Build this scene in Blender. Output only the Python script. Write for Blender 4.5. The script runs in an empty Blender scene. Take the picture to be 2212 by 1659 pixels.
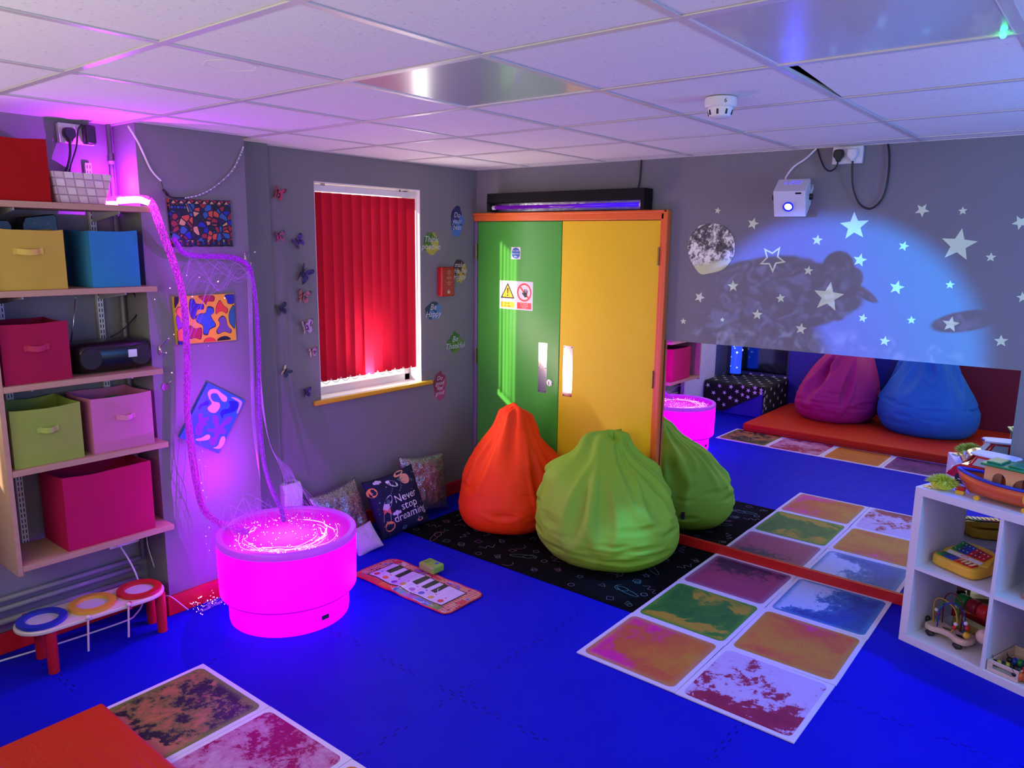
import bpy, bmesh, math, random
from math import sin, cos, pi, radians, sqrt, atan2, exp
from mathutils import Vector as V, Matrix as M, Euler, noise
random.seed(7)
SC = bpy.context.scene
COL = SC.collection

# ------------------------------------------------------------------ helpers
def tag(o, label=None, cat=None, group=None, kind=None):
    if label: o['label'] = label
    if cat: o['category'] = cat
    if group: o['group'] = group
    if kind: o['kind'] = kind
    return o

def thing(name, label, cat, loc=(0, 0, 0), rot=(0, 0, 0), group=None):
    o = bpy.data.objects.new(name, None)
    COL.objects.link(o)
    o.empty_display_size = .05
    o.location = loc
    o.rotation_euler = rot
    return tag(o, label, cat, group)

def wm(o):
    m = M.Identity(4)
    while o is not None:
        m = M.LocRotScale(o.location, o.rotation_euler, o.scale) @ m
        o = o.parent
    return m

class MB:
    def __init__(s): s.v, s.f, s.mi = [], [], []
    def add(s, vs, fs, mi=0, m=None):
        b = len(s.v)
        s.v += [tuple(m @ V(p)) if m else tuple(p) for p in vs]
        for f in fs:
            s.f.append([b + i for i in f]); s.mi.append(mi)
        return s
    def box(s, x0, x1, y0, y1, z0, z1, mi=0, m=None):
        vs = [(x, y, z) for x in (x0, x1) for y in (y0, y1) for z in (z0, z1)]
        return s.add(vs, [(0, 1, 3, 2), (4, 6, 7, 5), (0, 4, 5, 1), (2, 3, 7, 6), (0, 2, 6, 4), (1, 5, 7, 3)], mi, m)
    def tube(s, pts, r, n=8, mi=0, closed=False, caps=True):
        pts = [V(p) for p in pts]; N = len(pts)
        rr = r if isinstance(r, (list, tuple)) else [r] * N
        t = [(pts[(i + 1) % N if closed else min(i + 1, N - 1)] - pts[(i - 1) % N if closed else max(i - 1, 0)]).normalized() for i in range(N)]
        a = V((0, 0, 1)) if abs(t[0].z) < .9 else V((1, 0, 0))
        u = (a - t[0] * a.dot(t[0])).normalized()
        vs = []
        for i in range(N):
            u = (u - t[i] * u.dot(t[i]))
            u = u.normalized() if u.length > 1e-6 else t[i].orthogonal().normalized()
            w = t[i].cross(u)
            vs += [pts[i] + (u * cos(2 * pi * k / n) + w * sin(2 * pi * k / n)) * rr[i] for k in range(n)]
        fs = []
        for i in range(N if closed else N - 1):
            j = (i + 1) % N
            fs += [(i * n + k, i * n + (k + 1) % n, j * n + (k + 1) % n, j * n + k) for k in range(n)]
        if caps and not closed:
            fs += [tuple(range(n - 1, -1, -1)), tuple((N - 1) * n + k for k in range(n))]
        return s.add(vs, fs, mi)
    def cyl(s, p0, p1, r0, r1=None, n=16, mi=0):
        return s.tube([p0, p1], [r0, r0 if r1 is None else r1], n, mi)
    def lathe(s, prof, n=32, c=(0, 0, 0), mi=0, m=None, caps=True):
        vs = []; fs = []; k = len(prof)
        for r, z in prof:
            vs += [(c[0] + r * cos(2 * pi * i / n), c[1] + r * sin(2 * pi * i / n), c[2] + z) for i in range(n)]
        for j in range(k - 1):
            fs += [(j * n + i, j * n + (i + 1) % n, (j + 1) * n + (i + 1) % n, (j + 1) * n + i) for i in range(n)]
        if caps and prof[0][0] > 1e-6: fs.append(tuple(range(n - 1, -1, -1)))
        if caps and prof[-1][0] > 1e-6: fs.append(tuple((k - 1) * n + i for i in range(n)))
        return s.add(vs, fs, mi, m)
    def ell(s, c, rx, ry=None, rz=None, n=16, k=10, mi=0, m=None):
        ry = rx if ry is None else ry; rz = rx if rz is None else rz
        vs = [(c[0] + rx * sin(pi * j / k) * cos(2 * pi * i / n), c[1] + ry * sin(pi * j / k) * sin(2 * pi * i / n), c[2] - rz * cos(pi * j / k)) for j in range(k + 1) for i in range(n)]
        fs = [(j * n + i, j * n + (i + 1) % n, (j + 1) * n + (i + 1) % n, (j + 1) * n + i) for j in range(k) for i in range(n)]
        return s.add(vs, fs, mi, m)
    def prism(s, poly, h0, h1, fr=None, mi=0, top_only=False):
        """poly in (u,v), fr maps (u,v,h) to 3D"""
        fr = fr or (lambda u, v, h: (u, v, h))
        n = len(poly)
        ar = sum(poly[i][0] * poly[(i + 1) % n][1] - poly[(i + 1) % n][0] * poly[i][1] for i in range(n))
        if ar < 0: poly = poly[::-1]
        if top_only:
            return s.add([fr(u, v, h1) for u, v in poly], [tuple(range(n))], mi)
        vs = [fr(u, v, h0) for u, v in poly] + [fr(u, v, h1) for u, v in poly]
        fs = [tuple(range(n - 1, -1, -1)), tuple(range(n, 2 * n))] + [(i, (i + 1) % n, n + (i + 1) % n, n + i) for i in range(n)]
        return s.add(vs, fs, mi)
    def build(s, name, mats, parent=None, world=False, smooth=False, bevel=0, bseg=2, auto=None, subd=0):
        me = bpy.data.meshes.new(name)
        vs = s.v
        if world and parent is not None:
            inv = wm(parent).inverted(); vs = [tuple(inv @ V(p)) for p in vs]
        me.from_pydata(vs, [], s.f)
        bm = bmesh.new(); bm.from_mesh(me)
        bmesh.ops.remove_doubles(bm, verts=bm.verts, dist=1e-6)
        bmesh.ops.recalc_face_normals(bm, faces=bm.faces)
        bm.to_mesh(me); bm.free()
        if not isinstance(mats, (list, tuple)): mats = [mats]
        for m in mats: me.materials.append(m)
        if len(mats) > 1 and len(me.polygons) == len(s.mi):
            me.polygons.foreach_set('material_index', s.mi)
        o = bpy.data.objects.new(name, me); COL.objects.link(o)
        if parent is not None: o.parent = parent
        if smooth: me.polygons.foreach_set('use_smooth', [True] * len(me.polygons))
        if bevel:
            b = o.modifiers.new('b', 'BEVEL'); b.width = bevel; b.segments = bseg; b.limit_method = 'ANGLE'; b.angle_limit = radians(40)
            if not smooth: me.polygons.foreach_set('use_smooth', [True] * len(me.polygons)); auto = auto or 40
        if auto:
            me.polygons.foreach_set('use_smooth', [True] * len(me.polygons))
            try: me.set_sharp_from_angle(angle=radians(auto))
            except Exception: pass
        return o

def cat(pts, n=8, closed=True):
    P = [V(p) for p in pts]; N = len(P); out = []
    for i in range(N if closed else N - 1):
        if closed: a, b, c, d = P[i - 1], P[i], P[(i + 1) % N], P[(i + 2) % N]
        else: a, b, c, d = P[max(i - 1, 0)], P[i], P[i + 1], P[min(i + 2, N - 1)]
        for k in range(n):
            t = k / n
            out.append(.5 * ((2 * b) + (c - a) * t + (2 * a - 5 * b + 4 * c - d) * t * t + (3 * b - a - 3 * c + d) * t ** 3))
    if not closed: out.append(P[-1])
    return [tuple(p) for p in out]

def circ(cx, cy, r, n=24, ry=None):
    return [(cx + r * cos(2 * pi * i / n), cy + (ry or r) * sin(2 * pi * i / n)) for i in range(n)]

def star(cx, cy, R, r=None, rot=90, n=5):
    r = r or R * .42
    return [(cx + (R if i % 2 == 0 else r) * cos(radians(rot) + pi * i / n), cy + (R if i % 2 == 0 else r) * sin(radians(rot) + pi * i / n)) for i in range(2 * n)]

def stroke(pts, w):
    """thin ribbon polygon quads along 2D pts"""
    P = [V((p[0], p[1])) for p in pts]; L = []; Rr = []
    for i, p in enumerate(P):
        d = (P[min(i + 1, len(P) - 1)] - P[max(i - 1, 0)])
        d = d.normalized() if d.length > 0 else V((1, 0))
        nrm = V((-d.y, d.x)) * w / 2
        L.append(p + nrm); Rr.append(p - nrm)
    return [[L[i], L[i + 1], Rr[i + 1], Rr[i]] for i in range(len(P) - 1)]

def text_geo(body, size, align='CENTER', shear=0.0, line=1.0, extrude=0.0):
    cu = bpy.data.curves.new('lettering', 'FONT')
    cu.body = body; cu.size = size; cu.align_x = align; cu.align_y = 'CENTER'; cu.shear = shear; cu.space_line = line
    cu.extrude = extrude; cu.resolution_u = 3
    ob = bpy.data.objects.new('lettering', cu); COL.objects.link(ob)
    dg = bpy.context.evaluated_depsgraph_get()
    me = bpy.data.meshes.new_from_object(ob.evaluated_get(dg))
    vs = [tuple(v.co) for v in me.vertices]; fs = [tuple(p.vertices) for p in me.polygons]
    bpy.data.objects.remove(ob); bpy.data.curves.remove(cu); bpy.data.meshes.remove(me)
    return vs, fs

def add_text(mb, fr, body, size, cu=0, cv=0, h=.001, mi=0, **k):
    vs, fs = text_geo(body, size, **k)
    mb.add([fr(cu + x, cv + y, h + z) for x, y, z in vs], fs, mi)

# ------------------------------------------------------------------ materials
MATS = {}
def mat(name, col, rough=.6, metal=0., emit=None, es=0., spec=None, trans=0., alpha=None, sheen=0., coat=0., ior=None):
    if name in MATS: return MATS[name]
    m = bpy.data.materials.new(name); m.use_nodes = True
    b = m.node_tree.nodes['Principled BSDF']
    b.inputs['Base Color'].default_value = (*col, 1)
    b.inputs['Roughness'].default_value = rough
    b.inputs['Metallic'].default_value = metal
    if emit: b.inputs['Emission Color'].default_value = (*emit, 1); b.inputs['Emission Strength'].default_value = es
    if spec is not None: b.inputs['Specular IOR Level'].default_value = spec
    if trans: b.inputs['Transmission Weight'].default_value = trans
    if sheen: b.inputs['Sheen Weight'].default_value = sheen
    if coat: b.inputs['Coat Weight'].default_value = coat; b.inputs['Coat Roughness'].default_value = .05
    if ior: b.inputs['IOR'].default_value = ior
    MATS[name] = m
    return m

class NT:
    """small node-building helper on a material"""
    def __init__(s, m):
        s.m = m; s.t = m.node_tree; s.b = s.t.nodes.get('Principled BSDF')
    def n(s, typ, **k):
        nd = s.t.nodes.new(typ)
        for a, v in k.items():
            if a.startswith('i_'):
                key = a[2:]; key = int(key) if key.isdigit() else key.replace('_', ' ')
                s.set(nd.inputs[key], v)
            else: setattr(nd, a, v)
        return nd
    def set(s, inp, v):
        if isinstance(v, bpy.types.NodeSocket): s.t.links.new(v, inp)
        elif isinstance(v, bpy.types.Node): s.t.links.new(v.outputs[0], inp)
        else:
            try: inp.default_value = v
            except Exception: inp.default_value = (*v, 1)
    def math(s, op, a, b=0., c=None, clamp=False):
        nd = s.t.nodes.new('ShaderNodeMath'); nd.operation = op; nd.use_clamp = clamp
        s.set(nd.inputs[0], a); s.set(nd.inputs[1], b)
        if c is not None: s.set(nd.inputs[2], c)
        return nd.outputs[0]
    def coord(s, kind='Object'):
        return s.t.nodes.new('ShaderNodeTexCoord').outputs[kind]
    def xyz(s, vec):
        nd = s.t.nodes.new('ShaderNodeSeparateXYZ'); s.set(nd.inputs[0], vec); return nd.outputs
    def noise(s, vec, scale, detail=3, rough=.5, dist=0., out='Fac'):
        nd = s.t.nodes.new('ShaderNodeTexNoise')
        s.set(nd.inputs['Vector'], vec)
        nd.inputs['Scale'].default_value = scale; nd.inputs['Detail'].default_value = detail
        nd.inputs['Roughness'].default_value = rough; nd.inputs['Distortion'].default_value = dist
        return nd.outputs[out]
    def ramp(s, fac, stops, interp='LINEAR'):
        nd = s.t.nodes.new('ShaderNodeValToRGB'); e = nd.color_ramp; e.interpolation = interp
        while len(e.elements) < len(stops): e.elements.new(.5)
        for el, (p, c) in zip(e.elements, stops):
            el.position = p; el.color = (*c, 1) if len(c) == 3 else c
        s.set(nd.inputs[0], fac); return nd.outputs[0]
    def mix(s, fac, a, b):
        nd = s.t.nodes.new('ShaderNodeMix'); nd.data_type = 'RGBA'
        s.set(nd.inputs[0], fac); s.set(nd.inputs[6], a if not isinstance(a, tuple) else (*a, 1)); s.set(nd.inputs[7], b if not isinstance(b, tuple) else (*b, 1))
        return nd.outputs[2]
    def step(s, v, lo, hi):
        nd = s.t.nodes.new('ShaderNodeMapRange'); nd.interpolation_type = 'SMOOTHSTEP'; nd.clamp = True
        s.set(nd.inputs[0], v); nd.inputs[1].default_value = lo; nd.inputs[2].default_value = hi
        return nd.outputs[0]
    def color(s, c): s.set(s.b.inputs['Base Color'], c)
    def bump(s, h, strength=.3, dist=.01):
        nd = s.t.nodes.new('ShaderNodeBump'); nd.inputs['Strength'].default_value = strength; nd.inputs['Distance'].default_value = dist
        s.set(nd.inputs['Height'], h); s.set(s.b.inputs['Normal'], nd.outputs[0])

def fabric(name, col, rough=.85, var=.12, scale=350, strength=.25):
    if name in MATS: return MATS[name]
    m = mat(name, col, rough, spec=.25); n = NT(m); c = n.coord()
    f = n.noise(c, 9, 3)
    n.color(n.mix(f, tuple(x * (1 - var) for x in col), tuple(min(1, x * (1 + var)) for x in col)))
    n.bump(n.noise(c, scale, 2), strength, .002)
    return m

WHITE = mat('white plastic', (.78, .77, .78), .35)
BLACK = mat('black plastic', (.008, .008, .009), .35)
SATIN_BLACK = mat('black satin metal', (.008, .008, .009), .55, spec=.15)
CHROME = mat('bright metal', (.75, .75, .76), .18, 1.)
REDP = mat('red gloss paint', (.55, .012, .01), .35)
m_wall = mat('grey wall paint', (.215, .21, .225), .75, spec=.3); n = NT(m_wall); c = n.coord()
n.color(n.mix(n.noise(c, 2.2, 4), (.20, .195, .21), (.232, .226, .242))); n.bump(n.noise(c, 160, 3), .08, .003)
m_ceil = mat('white ceiling tile', (.80, .79, .79), .9, spec=.2); n = NT(m_ceil); c = n.coord()
n.color(n.mix(n.step(n.noise(c, 90, 2), .3, .36), (.66, .64, .63), (.80, .79, .79))); n.bump(n.noise(c, 120, 3), .12, .002)
m_bar = mat('ceiling grid metal', (.62, .60, .61), .38, .15)
m_dark = mat('dark void', (.01, .01, .01), .9)

m_floor = mat('blue foam floor', (.012, .012, .40), .65, spec=.05); n = NT(m_floor); c = n.coord('Object'); x, y, z = n.xyz(c)
def joint(n, a, b, off):
    w = n.math('MODULO', n.math('ADD', a, 20. - off + .5), 1.); d = n.math('SUBTRACT', w, .5)
    sq = n.math('SIGN', n.math('SINE', n.math('MULTIPLY', b, 2 * pi / .062)))
    along = n.math('ABSOLUTE', n.math('SUBTRACT', d, n.math('MULTIPLY', sq, .009)))
    line = n.math('LESS_THAN', along, .0021)
    gap = n.math('GREATER_THAN', n.math('ABSOLUTE', n.math('SINE', n.math('MULTIPLY', b, 2 * pi / .062))), .35)
    return n.math('MULTIPLY', line, gap)
j = n.math('MAXIMUM', joint(n, x, y, 1.78), joint(n, y, x, -2.12))
jn = n.math('MULTIPLY', j, n.step(n.noise(c, 5, 2), .38, .5))
base = n.mix(n.noise(c, 3.5, 5), (.004, .006, .40), (.007, .009, .50))
n.color(n.mix(n.math('MULTIPLY', jn, .95), base, (.002, .002, .06)))
n.set(n.b.inputs['Roughness'], n.math('ADD', .48, n.math('MULTIPLY', n.noise(c, 14, 4), .2)))
n.bump(n.math('SUBTRACT', n.noise(c, 260, 2), n.math('MULTIPLY', jn, 2.)), .12, .003)

# ------------------------------------------------------------------ room shell
X1, Y0, ZC = 5.2, -4.65, 2.366
def struct(mb, name, mats, **k): return tag(mb.build(name, mats, **k), kind='structure')
struct(MB().box(-.2, X1 + .2, Y0 - .2, .2, -.1, 0), 'floor', m_floor)
wl = MB()
W1 = (-1.42, -.565, .90, 2.197); W2 = (-4.30, -3.36, .98, 2.15)
for y0, y1, z0, z1 in [(Y0 - .2, W2[0], 0, 2.6), (W2[0], W2[1], 0, W2[2]), (W2[0], W2[1], W2[3], 2.6), (W2[1], W1[0], 0, 2.6),
                       (W1[0], W1[1], 0, W1[2]), (W1[0], W1[1], W1[3], 2.6), (W1[1], .2, 0, 2.6)]:
    wl.box(-.2, 0, y0, y1, z0, z1)
struct(wl, 'wall_left', m_wall)
struct(MB().box(.0005, .22, -2.54, -2.0, 0, 2.6), 'wall_pier', m_wall)
struct(MB().box(.0005, .03, -1.9995, -1.74, 0, 2.6), 'wall_step', m_wall)
struct(MB().box(0, X1, .0, .2, 0, 2.6), 'wall_back', m_wall)
m_wall2 = mat('dark blue wall paint', (.06, .075, .16), .75)
struct(MB().box(0, X1, Y0 - .2, Y0, 0, 2.6), 'wall_front', m_wall2)
struct(MB().box(X1, X1 + .2, Y0 - .2, .2, 0, 2.6), 'wall_right', m_wall)
# ceiling: plenum lid, tiles, T-bars
cm = MB().box(-.2, X1 + .2, Y0 - .2, .2, 2.58, 2.68, 1)
gx = [.489 - .6 + .6 * i for i in range(0, 10)]; gy = [-.149 - .6 * i for i in range(-1, 9)]
PANELS = [(1.689, -2.549), (2.889, -2.549), (1.689, -4.349), (4.089, -2.549)]
for i, xx in enumerate(gx):
    for yy in gy[1:]:
        if any(abs(xx - a) < .01 and abs(yy - b) < .01 for a, b in PANELS): continue
        x0, x1, y0, y1 = xx, xx + .6, yy, yy + .6
        if x0 < 0: x0 = 0.
        x1 = min(x1, X1); y1 = min(y1, 0.)
        if x1 <= x0: continue
        if abs(xx - 2.889) < .01 and abs(yy + 1.949) < .01:      # the slipped tile
            cm.prism([(x0 + .055, y0 + .005), (x1, y0), (x1, y1), (x0 + .014, y1)], ZC + .004, ZC + .02)
        else:
            cm.box(x0, x1, y0, y1, ZC + .004, ZC + .02)
for xx in gx:
    x0, x1 = max(xx, 0), min(xx + .6, X1)
    if x1 > x0:
        cm.box(x0, x1, -.149, 0, ZC + .004, ZC + .02); cm.box(x0, x1, Y0, gy[-1], ZC + .004, ZC + .02)
ring = circ(1.588, -2.888, .078, 8)
for q in stroke(ring + [ring[0]], .006): cm.prism([tuple(p) for p in q], ZC + .0030, ZC + .0039, None, 2)
struct(cm, 'ceiling', [m_ceil, mat('grey void', (.30, .34, .36), .9), mat('grubby mark', (.56, .50, .52), .9)])
tb = MB()
for xx in gx:
    if 0 < xx < X1: tb.box(xx - .012, xx + .012, Y0, 0, ZC, ZC + .0035)
for yy in gy:
    if Y0 < yy < 0: tb.box(0, X1, yy - .012, yy + .012, ZC - .0004, ZC + .0032)
tb.box(0, .018, -1.74, 0, ZC - .001, ZC + .003); tb.box(0, X1, -.018, 0, ZC - .001, ZC + .003)
tb.box(.22, .238, -2.54, -2.0, ZC - .001, ZC + .003)
struct(tb, 'trim_1', m_bar)
# skirting boards
sk = MB().box(.0305, .045, -1.995, -1.74, 0, .1).box(.0005, .015, -1.74, -.03, 0, .1)
struct(sk, 'baseboard_left', REDP, bevel=.003)
struct(MB().box(.2205, .236, -2.556, -2.0, 0, .1).box(.002, .2205, -2.556, -2.5405, 0, .1), 'baseboard_pier', REDP, bevel=.003)
struct(MB().box(.0005, .016, -4.6, -2.56, 0, .1), 'baseboard_alcove', REDP, bevel=.003)
struct(MB().box(1.575, X1, -.018, -.0005, 0, .062), 'baseboard_back', REDP, bevel=.003)

# ------------------------------------------------------------------ camera
cam = bpy.data.cameras.new('camera'); co = bpy.data.objects.new('camera', cam); COL.objects.link(co)
p_, y_, r_ = radians(-10.5362), radians(38.9539), radians(.7531)
fw = V((-sin(y_) * cos(p_), cos(y_) * cos(p_), sin(p_))); rt = V((cos(y_), sin(y_), 0)); up = rt.cross(fw)
r2, u2 = rt * cos(r_) + up * sin(r_), up * cos(r_) - rt * sin(r_)
mm = M((r2, u2, -fw)).transposed().to_4x4(); mm.translation = V((3.7673, -4.2235, 1.8597))
co.matrix_world = mm
cam.sensor_fit = 'HORIZONTAL'; cam.sensor_width = 36; cam.lens = 1641.2252 / 2212 * 36; cam.clip_start = .02
SC.camera = co

# ------------------------------------------------------------------ windows
m_upvc = mat('white window frame', (.8, .8, .8), .35)
m_sill = mat('yellow gloss paint', (.80, .46, .03), .3)
m_glass = bpy.data.materials.new('window glass'); m_glass.use_nodes = True
g = NT(m_glass); g.t.nodes.remove(g.b)
gm = g.n('ShaderNodeMixShader', i_0=.06); g.set(gm.inputs[1], g.n('ShaderNodeBsdfTransparent')); g.set(gm.inputs[2], g.n('ShaderNodeBsdfGlossy', i_Roughness=.02))
g.set(g.t.nodes['Material Output'].inputs[0], gm)
def window(name, W):
    y0, y1, z0, z1 = W; f = MB(); x0, x1 = -.17, -.12; t = .05
    f.box(x0, x1, y0, y1, z0, z0 + t).box(x0, x1, y0, y1, z1 - t, z1).box(x0, x1, y0, y0 + t, z0, z1).box(x0, x1, y1 - t, y1, z0, z1)
    w = tag(f.build(name, m_upvc, bevel=.004), kind='structure')
    MB().box(-.15, -.144, y0 + .04, y1 - .04, z0 + .04, z1 - .04).build('pane', m_glass, w)
    return w
window('window_1', W1); window('window_2', W2)
# reveal linings, white painted
m_rev = mat('white reveal paint', (.8, .77, .78), .6)
rv = MB()
for (y0, y1, z0, z1) in (W1, W2):
    rv.box(-.12, -.001, y1 - .004, y1 - .0005, z0, z1).box(-.12, -.001, y0 + .0005, y0 + .004, z0, z1).box(-.12, -.001, y0, y1, z1 - .004, z1 - .0005)
struct(rv, 'trim_2', m_rev)
struct(MB().box(-.12, .0, -1.42, -.565, .899, .9025), 'trim_7', m_rev)
struct(MB().box(.0005, .030, -1.483, -.479, .872, .902), 'trim_3', m_sill, bevel=.008)      # sill board under the red blind
struct(MB().box(-.12, .03, -4.36, -3.3, .952, .982), 'trim_4', m_sill, bevel=.008)

def slat_mat(name, col):
    m = bpy.data.materials.new(name); m.use_nodes = True; n = NT(m); n.t.nodes.remove(n.b)
    d = n.n('ShaderNodeBsdfDiffuse', i_Color=(*col, 1)); t = n.n('ShaderNodeBsdfTranslucent', i_Color=(.80, .02, .06, 1))
    mx = n.n('ShaderNodeMixShader', i_0=.24); n.set(mx.inputs[1], d); n.set(mx.inputs[2], t)
    n.set(n.t.nodes['Material Output'].inputs[0], mx); return m
m_slat = slat_mat('red blind fabric', (.26, .006, .022))
m_chain = mat('white bead chain', (.8, .75, .7), .5)
def blind(W, label, n=11, zb=.10, right_gap=.045):
    y0, y1, z0, z1 = W
    t = thing('vertical_blind', label, 'blind', (-.05, (y0 + y1) / 2, z1))
    MB().box(-.075, -.035, y0 + .012, y1 - .03, z1 - .052, z1 - .016).build('headrail', WHITE, t, world=True, bevel=.004)
    for yb in (y0 + .09, y1 - .16): MB().box(-.06, -.03, yb, yb + .012, z1 - .02, z1 - .004).build('bracket', CHROME, t, world=True)
    pitch = (y1 - y0 - right_gap - .05) / (n - 1)
    ch = []
    for i in range(n):
        yc = y0 + .036 + i * pitch; s = MB(); hw = .0455; a = radians(30 + random.uniform(-3, 3)); K = 8; L = 12
        zt, zl = z1 - .058, z0 + zb + .004 * random.random()
        vs = []
        for q in range(L + 1):
            f = q / L; z = zt + (zl - zt) * f; aa = a + radians(7) * f * f * sin(i * 1.7)
            for k in range(K + 1):
                u = (k / K - .5) * 2 * hw; bow = .009 * (1 - (2 * k / K - 1) ** 2)
                vs.append((-.055 + u * sin(aa) + bow * cos(aa), yc + u * cos(aa) - bow * sin(aa), z))
        fs = [(q * (K + 1) + k, q * (K + 1) + k + 1, (q + 1) * (K + 1) + k + 1, (q + 1) * (K + 1) + k) for q in range(L) for k in range(K)]
        s.add(vs, fs); s.build('slat', m_slat, t, world=True, smooth=True)
        ch.append((-.052, yc, zl + .012))
    c = MB()
    for i in range(n - 1):
        a, b = V(ch[i]), V(ch[i + 1])
        c.tube([a + (b - a) * f + V((.012, 0, -.028 * 4 * f * (1 - f))) for f in [k / 8 for k in range(9)]], .0022, 5)
    c.build('bead_chain', m_chain, t, world=True, smooth=True)
    return t
blind(W1, 'red vertical slat blind hanging in the sunlit window beside the green door')

# ------------------------------------------------------------------ double door
m_green = mat('green gloss door paint', (.07, .40, .045), .3, spec=.35)
n = NT(m_green); c = n.coord(); n.bump(n.noise(c, 3., 2), .06, .03); n.color(n.mix(n.noise(c, 4, 3), (.065, .37, .04), (.085, .44, .055)))
m_yellow = mat('yellow gloss door paint', (.90, .52, .045), .5, spec=.3)
n = NT(m_yellow); c = n.coord(); n.color(n.mix(n.noise(c, 4, 3), (.86, .58, .012), (.92, .65, .018))); n.bump(n.noise(c, 60, 2), .03, .003)
m_orange = mat('orange gloss frame paint', (.86, .17, .03), .3)
fr = MB()
fr.box(.002, 1.562, -.032, 0, 2.008, 2.062).box(.002, 1.562, -.045, 0, 2.048, 2.066)
fr.box(1.512, 1.562, -.032, 0, 0, 2.05).box(1.535, 1.566, -.045, 0, 0, 2.066)
struct(fr, 'trim_5', m_orange, bevel=.006, bseg=3)
m_jamb = mat('purple grey jamb', (.2, .15, .24), .5)
struct(MB().box(.003, .03, -.028, -.0005, 0, 2.007), 'trim_6', m_jamb, bevel=.003)
def screws(mb, pts, y, r=.004):
    for x, z in pts: mb.ell((x, y, z), r, .002, r, 8, 6)
def door(name, x0, x1, m, plate, lock=None, hx=0):
    d = tag(MB().box(x0, x1, -.018, -.0005, .006, 2.005).build(name, m, bevel=.003), kind='structure')
    px0, px1 = plate
    p = MB().prism([(px0, .828), (px1, .828), (px1, 1.178), (px0, 1.178)], -.0195, -.0182, lambda u, v, h: (u, h, v)).build('push_plate', mat('brushed push plate', (.82, .80, .83), .13, 1.), d, bevel=.001)
    s = MB(); screws(s, [(px0 + .009, 1.169), (px1 - .009, 1.169), (px0 + .009, 1.003), (px1 - .009, 1.003), (px0 + .009, .838), (px1 - .009, .838)], -.0197); s.build('screw', BLACK, p)
    for hz in (1.79, 1.03, .28):
        MB().box(hx - .006, hx + .006, -.034, -.0185, hz - .055, hz + .055).cyl((hx, -.036, hz - .055), (hx, -.036, hz + .055), .006).build('hinge', mat('brass hinge', (.25, .18, .08), .35, .9), d)
    if lock:
        k = MB(); lx, lz = lock
        for r, ya, yb in ((.026, -.019, -.024), (.021, -.024, -.03)): k.cyl((lx, ya, lz), (lx, yb, lz), r, r * .93, 24)
        k = k.build('lock_rose', CHROME, d, auto=40)
        MB().box(lx - .003, lx + .003, -.033, -.029, lz - .013, lz + .013).build('keyhole', BLACK, k)
    return d
door('door_1', .032, .7765, m_green, (.603, .676), (.705, .906), .030)
door('door_2', .7805, 1.511, m_yellow, (.815, .892), None, 1.511)

# safety signs on the green door
m_signw = mat('sign white', (.80, .77, .80), .4); m_signblue = mat('sign blue', (.015, .12, .42), .4)
m_signy = mat('sign yellow', (.85, .55, .02), .4); m_signr = mat('sign red', (.80, .05, .05), .4); m_signk = mat('sign black', (.01, .01, .012), .4)
def wallfr(y): return lambda u, v, h: (u, y - h, v)
fd = wallfr(-.0185)
t = thing('fire_door_sign', 'small white sign with blue disc high on the green door', 'sign', (.387, -.0185, 1.787))
MB().box(.346, .428, -.0195, -.0186, 1.746, 1.829).build('sign_plate', m_signw, t, world=True)
b = MB().prism(circ(.387, 1.7875, .0385, 32), 0, .0013, fd).build('blue_disc', m_signblue, t, world=True)
b = MB()
add_text(b, fd, 'Fire door', .017, .387, 1.805, .0016); add_text(b, fd, 'keep locked', .0145, .387, 1.785, .0016); add_text(b, fd, 'shut', .017, .387, 1.765, .0016)
b.build('lettering', m_signw, t, world=True)
t = thing('warning_sign', 'white warning sign with yellow triangle and struck-out hand on the green door', 'sign', (.394, -.0185, 1.494))
MB().box(.244, .544, -.0195, -.0186, 1.394, 1.594).build('sign_plate', m_signw, t, world=True)
b = MB()
tri = lambda cx, cz, s: [(cx + s * cos(a), cz + s * sin(a)) for a in (pi / 2, pi * 7 / 6, pi * 11 / 6)]
b.prism(tri(.318, 1.507, .074), 0, .0013, fd, 1); b.prism(tri(.318, 1.507, .056), 0, .0016, fd, 0)
b.prism([(.311, 1.543), (.325, 1.543), (.321, 1.502), (.315, 1.502)], 0, .0019, fd, 1); b.prism(circ(.318, 1.491, .0065, 14), 0, .0019, fd, 1)
b.build('warning_triangle', [m_signy, m_signk], t, world=True)
b = MB(); C0, C1 = (.468, 1.518), .064
o1, o2 = circ(*C0, C1, 36), circ(*C0, C1 - .012, 36)
for i in range(36): b.prism([o1[i], o1[(i + 1) % 36], o2[(i + 1) % 36], o2[i]], 0, .0013, fd)
for q in stroke([(C0[0] - .039, C0[1] + .039), (C0[0] + .039, C0[1] - .039)], .012): b.prism([tuple(p) for p in q], 0, .0014, fd)
b.build('prohibition_ring', m_signr, t, world=True)
b = MB(); hx, hz = .478, 1.508
b.prism([(hx - .017, hz + .006), (hx + .017, hz + .006), (hx + .012, hz - .022), (hx - .008, hz - .024)], 0, .0017, fd)
for dx, ln, a in ((-.013, .02, 104), (-.004, .029, 94), (.005, .029, 84), (.013, .022, 72)):
    q = (hx + dx + ln * cos(radians(a)), hz + .004 + ln * sin(radians(a)))
    for s in stroke([(hx + dx, hz + .002), q], .007): b.prism([tuple(p) for p in s], 0, .0017, fd)
for s in stroke([(hx - .012, hz - .012), (hx - .028, hz + .008)], .008): b.prism([tuple(p) for p in s], 0, .0017, fd)
b.build('hand_symbol', m_signk, t, world=True)
MB().box(.256, .380, -.0200, -.0196, 1.405, 1.446).build('yellow_caption', m_signy, t, world=True)
MB().box(.406, .532, -.0200, -.0196, 1.402, 1.446).build('red_caption', m_signr, t, world=True)
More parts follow.
